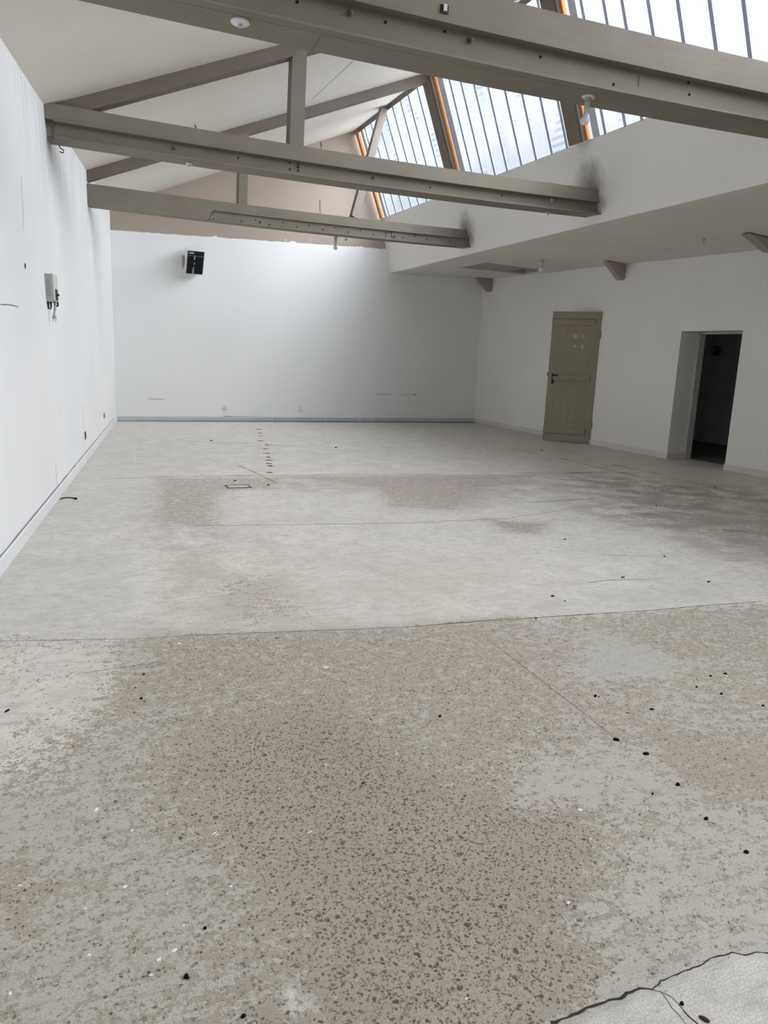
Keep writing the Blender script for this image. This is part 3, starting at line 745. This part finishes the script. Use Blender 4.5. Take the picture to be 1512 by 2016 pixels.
bm = bmesh.new(); dbox(bm, u - .02, u + .02, v - .15, v + .03, -.004, .006); hp = obj('lock_plate', bm, M_black, DO, False)
bm = bmesh.new(); tube(bm, [DP(u, v, .004), DP(u, v, .05), DP(u - .02, v, .055), DP(u - .10, v, .05)], .011, 8); obj('door_handle', bm, M_black, hp, True)
bm = bmesh.new(); tube(bm, [DP(u, v - .10, .004), DP(u, v - .10, .02), DP(u, v - .13, .03)], .008, 8); obj('key', bm, M_black, hp, True)
bm = bmesh.new(); dbox(bm, LW - .004, LW + .012, v - .02, v + .05, -.03, -.012); obj('latch', bm, M_black, DO)
for vv in (.35, 1.95):
    bm = bmesh.new(); lathe(bm, [(.0005, -.06), (.011, -.06), (.011, .06), (.0005, .06)], 10, Matrix.Translation(DP(-.004, vv, .004))); obj('hinge', bm, M_doorm, DO, True)
# frame of the plank door in the wall
bm = bmesh.new()
bbox(bm, (XR + .002, D1A - .001, 0), (XR + .10, D1A + .04, D1H)); bbox(bm, (XR + .002, D1B - .04, 0), (XR + .10, D1B + .001, D1H)); bbox(bm, (XR + .002, D1A, D1H - .04), (XR + .10, D1B, D1H + .001))
obj('door_frame', bm, M_doorm, DO)
# the open dark doorway: inner lining
D2 = empty('door_2', (XR + .2, (D2A + D2B) / 2, 0)); struct(D2, 'open doorway without a door into a dark room')
bm = bmesh.new()
bbox(bm, (XR + .36, D2B - .028, 0), (XR + TH + .03, D2B + .004, D2H)); bbox(bm, (XR + .36, D2A - .004, 0), (XR + TH + .03, D2A + .028, D2H)); bbox(bm, (XR + .36, D2A, D2H - .028), (XR + TH + .03, D2B, D2H + .004))
obj('door_frame', bm, M_jamb, D2)
M_dk = paint('dark_grey_fitting', (.16, .17, .17), .6, .1)
LA = empty('wall_fitting', (11.99, 11.2, 1.85))
pl = on_plane(1410, 690, (11.99, 0, 0), (1, 0, 0)); LA.matrix_basis = Matrix.Translation(Vector([float(c) for c in pl]))
tag(LA, 'dark oval wall fitting on the back wall of the dark room', 'wall fitting')
RM = Matrix.Translation(Vector([float(c) for c in pl])) @ Matrix.Rotation(math.radians(-90), 4, 'Y')
bm = bmesh.new(); lathe(bm, [(.0005, -.01), (.10, -.01), (.10, .02), (.0005, .02)], 24, RM); obj('base', bm, M_dk, LA, True)
bm = bmesh.new(); lathe(bm, [(.085, .018), (.08, .05), (.05, .075), (.0005, .085)], 24, RM); obj('cover', bm, M_dk, LA, True)

# ------------------------------------------------------------------ heater on the back wall
hc = on_plane(384, 517, (0, 14.86, 0), (0, 1, 0)); HW, HH, HDp = .315, .44, .27
ROT = Matrix.Rotation(math.radians(3), 4, 'Z') @ Matrix.Rotation(math.radians(25), 4, 'X')
HE = empty('fan_heater', hc, ROT); tag(HE, 'white box fan heater with black grille high on the back wall', 'heater')
HM = HE.matrix_basis.copy()
M_hw = paint('white_enamel', (.74, .75, .74), .35, .03); M_hg = paint('black_grille', (.010, .012, .014), .45, .1); M_grey = paint('grey_steel', (.30, .31, .31), .5, .05)
w, h, dp = HW / 2, HH / 2, HDp
bm = bmesh.new()
def hring(y, k): return [HM @ Vector((sx * w * k, y, sz * h * k)) for sx, sz in ((-1, -1), (1, -1), (1, 1), (-1, 1))]
loft(bm, [hring(0, .955), hring(-.012, 1.0), hring(.0, 1.0), hring(dp * .72, 1.0), hring(dp, .86)]); obj('casing', bm, M_hw, HE)
bm = bmesh.new(); bbox(bm, (-w * .93, -.010, -h * .94), (w * .93, -.0125, h * .95), HM); gr = obj('grille', bm, M_hg, HE)
M_hl = paint('grille_louvre', (.02, .023, .026), .35, .1)
for k in range(13):
    zz = -h * .9 + k * (h * 1.42 / 12)
    bm = bmesh.new(); bbox(bm, (-w * .90, -.022, zz), (w * .90, -.012, zz + .006), HM); obj('louvre', bm, M_hl, gr)
bm = bmesh.new(); bbox(bm, (-w * .90, -.020, h * .56), (w * .90, -.012, h * .575), HM); obj('trim_bar', bm, M_grey, HE)
bm = bmesh.new(); bbox(bm, (-w * .82, -.019, h * .74), (-w * .22, -.012, h * .88), HM); o = obj('name_plate', bm, paint('silver_plate', (.40, .42, .42), .4, .1), HE, bevel=.002)
for uu, vv, ww, hh in ((-.12, .47, .018, .04), (-.1, -.05, .016, .016), (-.17, -.62, .022, .06)):
    bm = bmesh.new(); loft(bm, [[HM @ Vector((uu * w - ww * .35, -.024, vv * h + hh)), HM @ Vector((uu * w + ww * .35, -.024, vv * h + hh)), HM @ Vector((uu * w + ww, -.024, vv * h - hh)), HM @ Vector((uu * w - ww, -.024, vv * h - hh))],
                               [HM @ Vector((uu * w - ww * .35, -.013, vv * h + hh)), HM @ Vector((uu * w + ww * .35, -.013, vv * h + hh)), HM @ Vector((uu * w + ww, -.013, vv * h - hh)), HM @ Vector((uu * w - ww, -.013, vv * h - hh))]]); obj('grille_clip', bm, M_grey, HE)
p1 = HM @ Vector((-w - .012, dp * .45, .05)); p2 = HM @ Vector((-w - .012, dp * .55, -.06))
yb_ = back_y(hc[0])
for sx in (-1, 1):
    xx = (HM @ Vector((sx * (w + .009), 0, 0))).x
    bm = bmesh.new(); loft(bm, [[(xx - .008, hc[1] + .10, hc[2] + .10), (xx - .008, yb_ + .004, hc[2] + .14), (xx - .008, yb_ + .004, hc[2] - .10), (xx - .008, hc[1] + .13, hc[2] - .02)],
                               [(xx + .008, hc[1] + .10, hc[2] + .10), (xx + .008, yb_ + .004, hc[2] + .14), (xx + .008, yb_ + .004, hc[2] - .10), (xx + .008, hc[1] + .13, hc[2] - .02)]]); obj('mounting_bracket', bm, M_grey, HE)
bm = bmesh.new(); bbox(bm, (hc[0] - w - .03, yb_ - .012, hc[2] - .10), (hc[0] + w + .03, yb_ + .003, hc[2] + .14)); obj('wall_plate', bm, M_grey, HE)

# ------------------------------------------------------------------ switch box on the left wall
wd = Vector((.1425, 1, 0)).normalized(); wn = Vector((1, -.1425, 0)).normalized()
def WPt(y, z, d=0, u=0): return Vector((left_x(y, z), y, z)) + wn * d + wd * u
SB = empty('switch_box', WPt(7.55, 1.75)); tag(SB, 'grey electrical switch box with hanging cables on the left wall', 'switch box')
M_box = paint('grey_plastic_box', (.44, .45, .44), .5, .05); M_lid = paint('pale_grey_lid', (.62, .62, .60), .45, .04)
def wbox(bm, y, z0, z1, u0, u1, d0, d1):
    loft(bm, [[WPt(y, z0, d0, u0), WPt(y, z0, d0, u1), WPt(y, z1, d0, u1), WPt(y, z1, d0, u0)], [WPt(y, z0, d1, u0), WPt(y, z0, d1, u1), WPt(y, z1, d1, u1), WPt(y, z1, d1, u0)]])
BY = 7.70; dz = .03
bm = bmesh.new(); wbox(bm, BY, 1.775, 2.019, 0, .30, -.004 + dz * 0, .058); obj('body', bm, M_box, SB, bevel=.004)
for k in range(6):
    bm = bmesh.new(); zz = 1.823 + k * .027; wbox(bm, BY, zz, zz + .014, -.004, .004, .014, .036); obj('vent_ridge', bm, paint('box_ridge', (.33, .34, .34), .6, .05), SB)
bm = bmesh.new(); wbox(bm, BY, 1.786, 2.024, .01, .29, .054, .070); obj('lid', bm, M_lid, SB, bevel=.004)
bm = bmesh.new(); wbox(bm, BY, 1.796, 1.892, .10, .20, .066, .078); kb = obj('switch_plate', bm, M_black, SB)
kc = WPt(BY, 1.844, 0.046, .15); KM = Matrix.Translation(kc) @ wn.to_track_quat('Z', 'Y').to_matrix().to_4x4()
bm = bmesh.new(); lathe(bm, [(.0005, -.005), (.032, -.005), (.03, .016), (.0005, .018)], 16, KM); tube(bm, [kc + wn * .012, kc + wn * .05], .009, 8); obj('switch_knob', bm, M_black, kb)
bm = bmesh.new(); tube(bm, [WPt(BY, 1.783, 0.03, .06), WPt(BY, 1.738, 0.033, .05), WPt(BY, 1.712, 0.024, .05), WPt(BY, 1.717, 0.007, .05), WPt(BY, 1.78, 0.007, .05)], .008, 8); obj('cable', bm, M_black, SB, True)
bm = bmesh.new(); tube(bm, [WPt(BY, 1.783, 0.06, .1), WPt(BY, 1.717, 0.057, .1), WPt(BY, 1.674, 0.048, .09), WPt(BY, 1.648, 0.047, .09)], [.016, .012, .008, .007], 8); cb = obj('cable', bm, M_box, SB, True)
bm = bmesh.new(); lathe(bm, [(.0005, .025), (.008, .025), (.018, .0), (.02, -.02), (.0005, -.021)], 10, Matrix.Translation(WPt(BY, 1.648, 0.047, .09)))
for s in (-.01, .01):
    q = WPt(BY, 1.627, .047 + s, .09); tube(bm, [q, q - Vector((0, 0, .03))], .0035, 6)
obj('plug', bm, M_box, cb)
bm = bmesh.new(); tube(bm, [WPt(BY, 1.78, 0.075, .15), WPt(BY, 1.754, 0.078, .15), WPt(BY, 1.743, 0.071, .13)], .009, 8); obj('cable_gland', bm, M_black, SB, True)

# ------------------------------------------------------------------ sockets
def back_socket(px, py, label):
    p = on_plane(px, py, BP, BN); O = empty('wall_socket', p); tag(O, label, 'socket', 'white sockets low on the back wall')
    y = back_y(p[0])
    bm = bmesh.new(); bbox(bm, (p[0] - .042, y - .014, p[2] - .042), (p[0] + .042, y + .002, p[2] + .042)); obj('plate', bm, M_chip, O, bevel=.004)
    M = Matrix.Translation(Vector((p[0], y - .0135, p[2]))) @ Matrix.Rotation(math.radians(90), 4, 'X')
    bm = bmesh.new(); lathe(bm, [(.0005, -.003), (.021, -.003), (.021, .002), (.017, -.001), (.0005, -.001)], 16, M); obj('recess', bm, M_hole, O)
    bm = bmesh.new(); bbox(bm, (p[0] - .035, y - .016, p[2] - .058), (p[0] + .035, y + .002, p[2] - .046)); obj('flap', bm, M_lid, O)
back_socket(442.5, 800.5, 'white wall socket above the back skirting, below and right of the heater')
back_socket(592.5, 803, 'white wall socket above the back skirting, farther from the left corner')
def left_slot(px, py, hgt, wid, label):
    p = on_left(px, py); O = empty('cable_outlet', p); tag(O, label, 'outlet', 'dark outlets in the left wall')
    bm = bmesh.new(); q = WPt(p[1], p[2])
    loft(bm, [[q + wd * a * wid + Vector((0, 0, b * hgt)) + wn * d for a, b in ((-.5, -.5), (.5, -.5), (.5, .5), (-.5, .5))] for d in (-.005, .003)]); obj('box', bm, M_black, O)
    bm = bmesh.new(); loft(bm, [[q + wd * a * wid * .6 + Vector((0, 0, b * hgt * .4)) + wn * d for a, b in ((-.5, -.5), (.5, -.5), (.5, .5), (-.5, .5))] for d in (.002, .005)]); obj('insert', bm, M_hole, O)
left_slot(205, 818.5, .085, .14, 'black open outlet low on the left wall nearest the back corner')
left_slot(168, 857.5, .095, .12, 'black open outlet low on the left wall, below a hairline crack')
left_slot(49, 524, .04, .05, 'small dark hole high on the left wall, up and left of the switch box')

# ------------------------------------------------------------------ bulbs and ceiling roses
def bulb(p, label, L=.19, r=.03, rose=.05, lean=(0, 0)):
    p = Vector([float(c) for c in p]); O = empty('light_bulb_fitting', p); tag(O, label, 'light fitting', 'bare bulb fittings')
    M = Matrix.Translation(p) @ Matrix.Rotation(lean[0], 4, 'X') @ Matrix.Rotation(lean[1], 4, 'Y')
    bm = bmesh.new(); lathe(bm, [(.0005, .003), (rose, .003), (rose, -.006), (rose * .8, -.010), (.0005, -.010)], 24, M); obj('rose', bm, M_porc, O, True)
    h0 = -.009; h1 = -L * .48
    bm = bmesh.new(); lathe(bm, [(.0005, h0), (r * .72, h0), (r * .66, h1), (r * .56, h1 - .01), (.0005, h1 - .01)], 18, M); obj('lamp_holder', bm, M_porc, O, True)
    prof = []
    zc = -L + r
    for k in range(10):
        a = -math.pi / 2 + k * (math.pi * .78) / 9; prof.append((r * math.cos(a), zc + r * math.sin(a)))
    prof += [(r * .58, (zc + h1) / 2), (r * .5, h1 - .004)]
    bm = bmesh.new(); lathe(bm, prof, 20, M); obj('bulb', bm, M_bulb, O, True)
    return O
def rose(p, r, label, dirn=-1):
    p = Vector([float(c) for c in p]); O = empty('ceiling_rose', p); tag(O, label, 'ceiling rose', 'empty ceiling roses')
    M = Matrix.Translation(p)
    bm = bmesh.new(); lathe(bm, [(.0005, .003), (r, .003), (r, -.010), (r * .9, -.016), (.0005, -.018)], 24, M); obj('disc', bm, M_bulb if r > .03 else M_porc, O, True)
    bm = bmesh.new(); bbox(bm, (-.012, -.01, -.035), (.012, .01, -.016), M); obj('terminal', bm, M_porc, O, bevel=.002)
def under(n, px, py):
    T = TIES[n]; z = T['z'] + .004
    for _ in range(4):
        p = on_plane(px, py, (0, 0, z), (0, 0, 1)); z = T['z'] + T['c'] * (p[0] - 3) ** 2 + .004
    return p
bulb(under(1, 1159, 190), 'bare bulb hanging under the nearest tie beam against the rooflight', .19, .031, .047, (.0, .10))
rose(under(1, 473, 41), .056, 'white empty rose under the nearest tie beam, at the photo top')
rose(under(2, 372, 321), .036, 'small white rose under the middle tie beam, left part')
rose(under(2, 1079, 417.5), .03, 'tiny pale lamp base under the middle tie beam, right end')
bulb(under(3, 661, 466.5), 'bare bulb hanging under the farthest tie beam over the back wall', .20, .034, .04)
rose(under(3, 681, 470), .034, 'stubby empty lamp base just right of the farthest tie beam bulb')
def aisle_at(px, py):
    z = 3.15
    for _ in range(4):
        p = on_plane(px, py, (0, 0, z), (0, 0, 1)); z = aisle_z(p[0], p[1])
    p[2] = z; return p
bulb(aisle_at(1067, 513), 'round bulb hanging from the low aisle ceiling beside the hatch', .20, .052, .035)
bulb(aisle_at(1385.5, 470.5), 'small pale bulb on the low aisle ceiling above the dark doorway', .13, .02, .03)

# metal clips on the beams
def clip(n, px, py, s, back, label, parent=None):
    p = Vector([float(c) for c in face(n, px, py, back)]); O = empty('beam_clip', p); tag(O, label, 'clip', 'small metal clips on the beams')
    bm = bmesh.new(); bbox(bm, (p.x - s, p.y - .006, p.z - s * .9), (p.x + s, p.y + .003, p.z + s * .9)); obj('plate', bm, M_black if n == 1 else M_grey, O)
    bm = bmesh.new(); bbox(bm, (p.x - s * .45, p.y - .016, p.z - s * .5), (p.x + s * .45, p.y - .004, p.z + s * .95)); obj('tongue', bm, M_porc, O)
clip(1, 875, 18.5, .026, .014, 'dark square metal clip on the face of the nearest tie beam')
clip(2, 1085, 395, .022, .066, 'small metal clip on the middle tie beam near its right end')
# S hook below the middle tie beam
HK = empty('hook', (.165, 8.66, 3.3)); zh = lambda a, b: (90 + a / 18.9, 250 + b / 18.9)
T = TIES[2]; hp = lambda a, b: on_plane(*zh(a, b), (0, T['yr'] - .03, 0), (0, 1, 0))
tag(HK, 'bent wire hook hanging under the left end of the middle tie beam', 'hook')
bm = bmesh.new(); pts = [hp(470, 600), hp(495, 690), hp(540, 780), hp(620, 825), hp(670, 880), hp(670, 940), hp(610, 965), hp(550, 930), hp(528, 900)]
tube(bm, pts, .0052, 8); obj('wire', bm, M_black, HK, True)

# ------------------------------------------------------------------ things on the floor
q = [on_floor(*t) for t in ((447, 956), (484, 955), (487, 961.5), (449, 960.8))]
FD = empty('floor_box', (q[0] + q[2]) / 2); tag(FD, 'rectangular floor box lid with a rusty metal rim', 'floor box')
cx, cy = 1.765, 7.80; hx, hy = .125, .085
bm = bmesh.new()
for lo, hi in (((-hx, -hy), (hx, -hy + .018)), ((-hx, hy - .018), (hx, hy)), ((-hx, -hy), (-hx + .016, hy)), ((hx - .016, -hy), (hx, hy))):
    bbox(bm, (cx + lo[0], cy + lo[1], -.001), (cx + hi[0], cy + hi[1], .006))
obj('rim', bm, M_rust, FD)
bm = bmesh.new(); bbox(bm, (cx - hx + .016, cy - hy + .018, -.001), (cx + hx - .016, cy + hy - .018, .003)); obj('lid', bm, paint('painted_lid', (.58, .53, .46), .7, .06, 9), FD)
CB = empty('rubber_strip', on_floor(132, 983)); tag(CB, 'black curled strip on the floor touching the left skirting', 'strip')
bm = bmesh.new(); tube(bm, [Vector([float(c) for c in on_floor(*t)]) + Vector((0, 0, .008)) for t in ((118, 984.5), (121, 983), (126, 981.8), (133, 981.3), (140, 981.5), (146, 982.3), (150, 983.5))], [.003, .0045, .005, .005, .005, .006, .012], 8); obj('strip', bm, M_crumb, CB, True)

def lump(px, py, w, hgt, name, m, label, cat, group, ang=0., long=1.6, seed=0, flat=.35):
    """a small irregular bit lying flat on the floor; w in metres"""
    p = on_floor(px, py); rn = random.Random(seed * 31 + int(px)); n = 9
    ca, sa = math.cos(ang), math.sin(ang)
    ring = []
    for k in range(n):
        a = 2 * math.pi * k / n; r = rn.uniform(.78, 1.08); x, y = .5 * w * long * r * math.cos(a), .5 * w * r * math.sin(a)
        ring.append((x * ca - y * sa, x * sa + y * ca))
    t = max(.0015, hgt)
    rr = [[(p[0] + x * k, p[1] + y * k, z) for x, y in ring] for k, z in ((.86, -.0008), (1., t * .45), (.62, t))]
    bm = bmesh.new(); loft(bm, rr); o = obj(name, bm, m, None, name != 'paint_flake'); tag(o, label, cat, group); return o
crumbs = [
 (1213, 1457.5, .015, .009, -.75, 1.9, 'long black crumb on the right foreground floor, end of a fine scratch'),
 (1272, 1485, .014, .008, -.35, 1.9, 'long black crumb on the right foreground floor, right of a similar one'),
 (1334, 1546, .0125, .009, -.2, 1.4, 'blunt black crumb on the right foreground floor, lowest of three large ones'),
 (1285, 1563.5, .008, .006, 0, 1.2, 'tiny black crumb left of the blunt black crumb on the right floor'),
 (1172, 1371.5, .0125, .009, 0, 1.2, 'round black crumb on pinkish bare concrete right of centre'),
 (1179, 1372.5, .006, .004, 0, 1.2, 'speck of black crumb touching the round one right of centre'),
 (866, 1411, .011, .007, .4, 1.4, 'fuzzy black crumb on the bare floor just right of centre'),
 (1390, 1613, .012, .008, -.3, 1.3, 'black crumb at the right, between the blunt crumb and the floor crack'),
 (1469, 1679, .012, .008, -.6, 1.4, 'black crumb on pale floor near the right photo edge'),
 (1283, 1397, .013, .005, -.5, 1.6, 'flat dark crumb above the long black crumbs on the right'),
 (1420, 1367, .012, .008, 0, 1.1, 'black crumb on flaked floor at the right, lower of a small cluster'),
 (1399, 1331.5, .012, .006, .2, 1.4, 'black crumb on flaked floor at the right, left of its cluster'),
 (1428, 1327, .013, .006, -.3, 1.5, 'black crumb on flaked floor at the right, topmost of its cluster'),
 (1371, 1353, .010, .006, 0, 1.2, 'tiny black crumb on flaked floor left of the small cluster'),
 (1502, 1390, .011, .006, 0, 1.4, 'tiny black crumb at the right photo edge beside flaked paint'),
 (278, 1376, .011, .007, 0, 1.2, 'black crumb on the left floor below another speck'),
 (283, 1328, .011, .006, .3, 1.2, 'black speck on the left floor near the first joint'),
 (14, 1400, .012, .005, .9, 2.4, 'slim dark sliver on the floor at the left photo edge'),
 (367, 1925, .011, .009, -.9, 1.3, 'black pebble in the left foreground near the photo bottom'),
 (404, 1828, .008, .006, 0, 1.2, 'dark pebble in the left foreground, above the black one'),
 (479, 2002, .010, .006, .5, 1.5, 'dark pebble at the bottom photo edge, left of white splashes'),
 (1088, 1174, .016, .007, -.1, 1.8, 'black crumb on pale floor just beyond the joint, right of centre'),
 (1112, 1184, .010, .005, 0, 1.3, 'black speck on pale floor beside a larger crumb near the joint'),
 (1055, 1219, .010, .006, 0, 1.3, 'black speck lying on the floor joint right of centre'),
 (1395, 1146, .017, .007, 0, 1.9, 'dark crumb on the far right floor, largest beyond the joint'),
 (1226, 1137, .016, .006, 0, 2.2, 'dark sliver on the floor beside a faint curved scratch'),
 (1308, 1096, .015, .008, 0, 1.2, 'dark crumb alone on the right middle floor'),
 (1112, 1062, .016, .007, 0, 1.4, 'dark crumb on middle floor right of the dirty patch'),
 (1292, 996, .020, .008, 0, 1.5, 'dark crumb on the shaded floor below the plank door'),
 (1408, 961, .022, .009, 0, 1.3, 'dark crumb on the shaded floor in front of the dark doorway'),
 (1066, 887, .028, .012, 0, 1.4, 'dark crumb on the floor at the foot of the plank door'),
 (661, 881.5, .034, .012, 0, 1.4, 'dark crumb on the far floor, middle of the back wall'),
 (416, 868, .034, .012, 0, 1.5, 'dark crumb on the far floor left of the brown crack'),
 (528, 955, .022, .010, 0, 1.4, 'dark crumb on the floor right of the floor box'),
 (463, 946.5, .022, .008, 0, 1.7, 'dark crumb on the floor just beyond the floor box'),
]
for k, (px, py, w, hh, ang, lg, lab) in enumerate(crumbs): lump(px, py, w, hh, 'crumb', M_crumb, lab, 'crumb', 'dark crumbs scattered on the floor', ang, lg, k)
flakes = [
 (190, 1594, .013, 1.2, 1.9, 'upright-looking white paint flake on the left foreground floor'),
 (643, 1313.5, .018, -.15, 1.6, 'wide white paint flake on bare floor near the photo centre'),
 (640, 1316, .007, .4, 1.5, 'small flake tucked under the wide white flake near the centre'),
 (433, 1328.5, .009, .5, 2.2, 'slim white flake on bare floor left of centre'),
 (353, 1267, .016, .3, 1.6, 'white flake lying on the joint at the left'),
 (30, 1362.5, .008, .25, 4., 'long white sliver on the grey floor at the left photo edge'),
 (219, 1365, .009, 0, 1.3, 'white speck on the left floor between two black specks'),
 (246, 1746, .011, .7, 1.5, 'leaf-shaped white flake on the left foreground floor'),
 (454, 1745.5, .009, 0, 1.2, 'round white flake left of centre in the foreground'),
 (422, 1641, .0045, .6, 6., 'white matchstick sliver left of centre in the foreground'),
 (427, 1644, .004, .55, 5., 'thinner sliver crossing beside the white matchstick sliver'),
 (610, 1638.5, .005, .25, 4., 'white sliver on bare aggregate near the photo centre'),
 (344, 1871.5, .011, .4, 1.5, 'larger white flake of a pair in the left foreground'),
 (312, 1889.5, .010, .6, 1.5, 'lower white flake of a pair in the left foreground'),
 (176, 1880.5, .009, .2, 1.4, 'white flake far left in the foreground, level with a pair of flakes'),
 (297, 1920, .007, .3, 1.6, 'small pale flake left of the black pebble near the bottom'),
 (168, 1788.5, .007, 0, 1.4, 'small white flake on brownish stain at the lower left'),
 (330, 1760, .006, .2, 1.3, 'tiny white flake between two larger ones in the left foreground'),
 (362, 1821.5, .006, 1., 1.6, 'tiny white flake above the pair in the left foreground'),
 (20, 1956, .008, 1.2, 1.5, 'white flake at the lower left photo corner'),
 (38, 1743.5, .007, 0, 1.3, 'white speck in the brown stain at the left photo edge'),
 (260, 1635, .008, .8, 1.6, 'white speck on grey paint at the left, near its flaked edge'),
 (1142, 1594.5, .013, -.5, 1.4, 'squarish white flake on pinkish bare floor right of centre'),
 (781, 1484, .0045, .8, 5., 'white sliver on bare aggregate just right of centre'),
 (869, 1489, .006, .6, 1.4, 'white speck right of the sliver on bare aggregate'),
 (1119, 1777.5, .010, 0, 1.3, 'white flake at the edge of bare floor in the right foreground'),
 (1163, 1651.5, .007, .4, 1.4, 'white speck on pinkish floor right of centre in the foreground'),
 (550, 1553, .006, .3, 1.4, 'white speck on dark aggregate at the photo centre'),
 (641, 1506, .007, -.8, 2., 'white speck upper left of the red scrap'),
 (918, 1967, .006, 0, 1.5, 'white speck near the bottom photo edge right of centre'),
 (500, 1672, .0045, 1.2, 2., 'white speck on the boundary of grey paint and bare aggregate'),
]
for k, (px, py, w, ang, lg, lab) in enumerate(flakes): lump(px, py, w, .002, 'paint_flake', M_chip, lab, 'paint flake', 'white paint flakes scattered on the floor', ang, lg, 100 + k)
lump(716, 1541, .011, .004, 'plastic_scrap', M_red, 'dark red scrap on bare aggregate at the photo centre', 'scrap', None, .2, 1.5, 3)
lump(545, 1256.5, .011, .004, 'plastic_scrap', M_red, 'tiny red scrap on the joint left of centre', 'scrap', None, .1, 1.3, 4)
lump(1387, 2008, .012, .006, 'leaf_scrap', M_brown, 'brown rusty scrap at the lower right photo corner, beyond the crack', 'scrap', None, -1.1, 2.2, 5)
lump(1342, 1977, .010, .006, 'crumb', M_crumb, 'dark pebble on the hatched slab beside the thin crack branch', 'crumb', 'dark crumbs scattered on the floor', 0, 1.1, 6)

# ------------------------------------------------------------------ daylight
W = bpy.data.worlds.new('overcast_sky'); S.world = W; W.use_nodes = True
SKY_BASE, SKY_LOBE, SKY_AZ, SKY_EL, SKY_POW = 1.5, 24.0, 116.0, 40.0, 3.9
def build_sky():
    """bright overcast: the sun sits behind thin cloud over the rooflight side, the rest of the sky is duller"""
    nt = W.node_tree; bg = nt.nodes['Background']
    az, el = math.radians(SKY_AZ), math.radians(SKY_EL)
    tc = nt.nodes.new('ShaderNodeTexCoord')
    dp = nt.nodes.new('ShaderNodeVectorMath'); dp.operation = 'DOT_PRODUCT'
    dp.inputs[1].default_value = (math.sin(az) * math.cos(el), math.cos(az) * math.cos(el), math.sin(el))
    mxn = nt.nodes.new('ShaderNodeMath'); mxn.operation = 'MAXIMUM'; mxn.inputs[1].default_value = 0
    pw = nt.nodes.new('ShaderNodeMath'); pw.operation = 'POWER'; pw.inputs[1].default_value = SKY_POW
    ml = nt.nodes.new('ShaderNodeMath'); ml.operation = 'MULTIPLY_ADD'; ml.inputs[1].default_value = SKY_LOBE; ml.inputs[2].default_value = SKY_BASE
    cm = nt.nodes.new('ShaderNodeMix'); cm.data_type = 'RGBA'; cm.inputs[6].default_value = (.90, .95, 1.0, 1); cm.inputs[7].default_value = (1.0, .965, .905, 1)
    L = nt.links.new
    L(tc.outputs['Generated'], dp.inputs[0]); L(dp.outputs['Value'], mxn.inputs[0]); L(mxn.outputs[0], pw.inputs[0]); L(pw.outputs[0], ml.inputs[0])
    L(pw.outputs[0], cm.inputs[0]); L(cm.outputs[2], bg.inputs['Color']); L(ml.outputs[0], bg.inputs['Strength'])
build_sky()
def portal(y0, y1):
    ld = bpy.data.lights.new('rooflight_portal', 'AREA'); ld.shape = 'RECTANGLE'
    ld.cycles.is_portal = True
    c = (sky_pt(y0, .5) + sky_pt(y1, .5)) / 2 - SN * .05
    ld.size = (y1 - y0); ld.size_y = (sky_pt(9, 0) - sky_pt(9, 1)).length + .05
    o = bpy.data.objects.new('rooflight_portal', ld); COL.objects.link(o)
    xa = Vector((0, 1, 0)); za = -SN; ya = za.cross(xa).normalized()
    o.matrix_world = Matrix(((xa.x, ya.x, za.x, c.x), (xa.y, ya.y, za.y, c.y), (xa.z, ya.z, za.z, c.z), (0, 0, 0, 1)))
portal(YSK, 15.2)

S.view_settings.view_transform = 'Standard'; S.view_settings.look = 'None'; S.view_settings.gamma = 1.0
S.view_settings.use_curve_mapping = False
S.view_settings.exposure = 0.60
S.cycles.adaptive_threshold = 0.06; S.cycles.max_bounces = 10; S.cycles.diffuse_bounces = 5; S.cycles.glossy_bounces = 2; S.cycles.transparent_max_bounces = 8
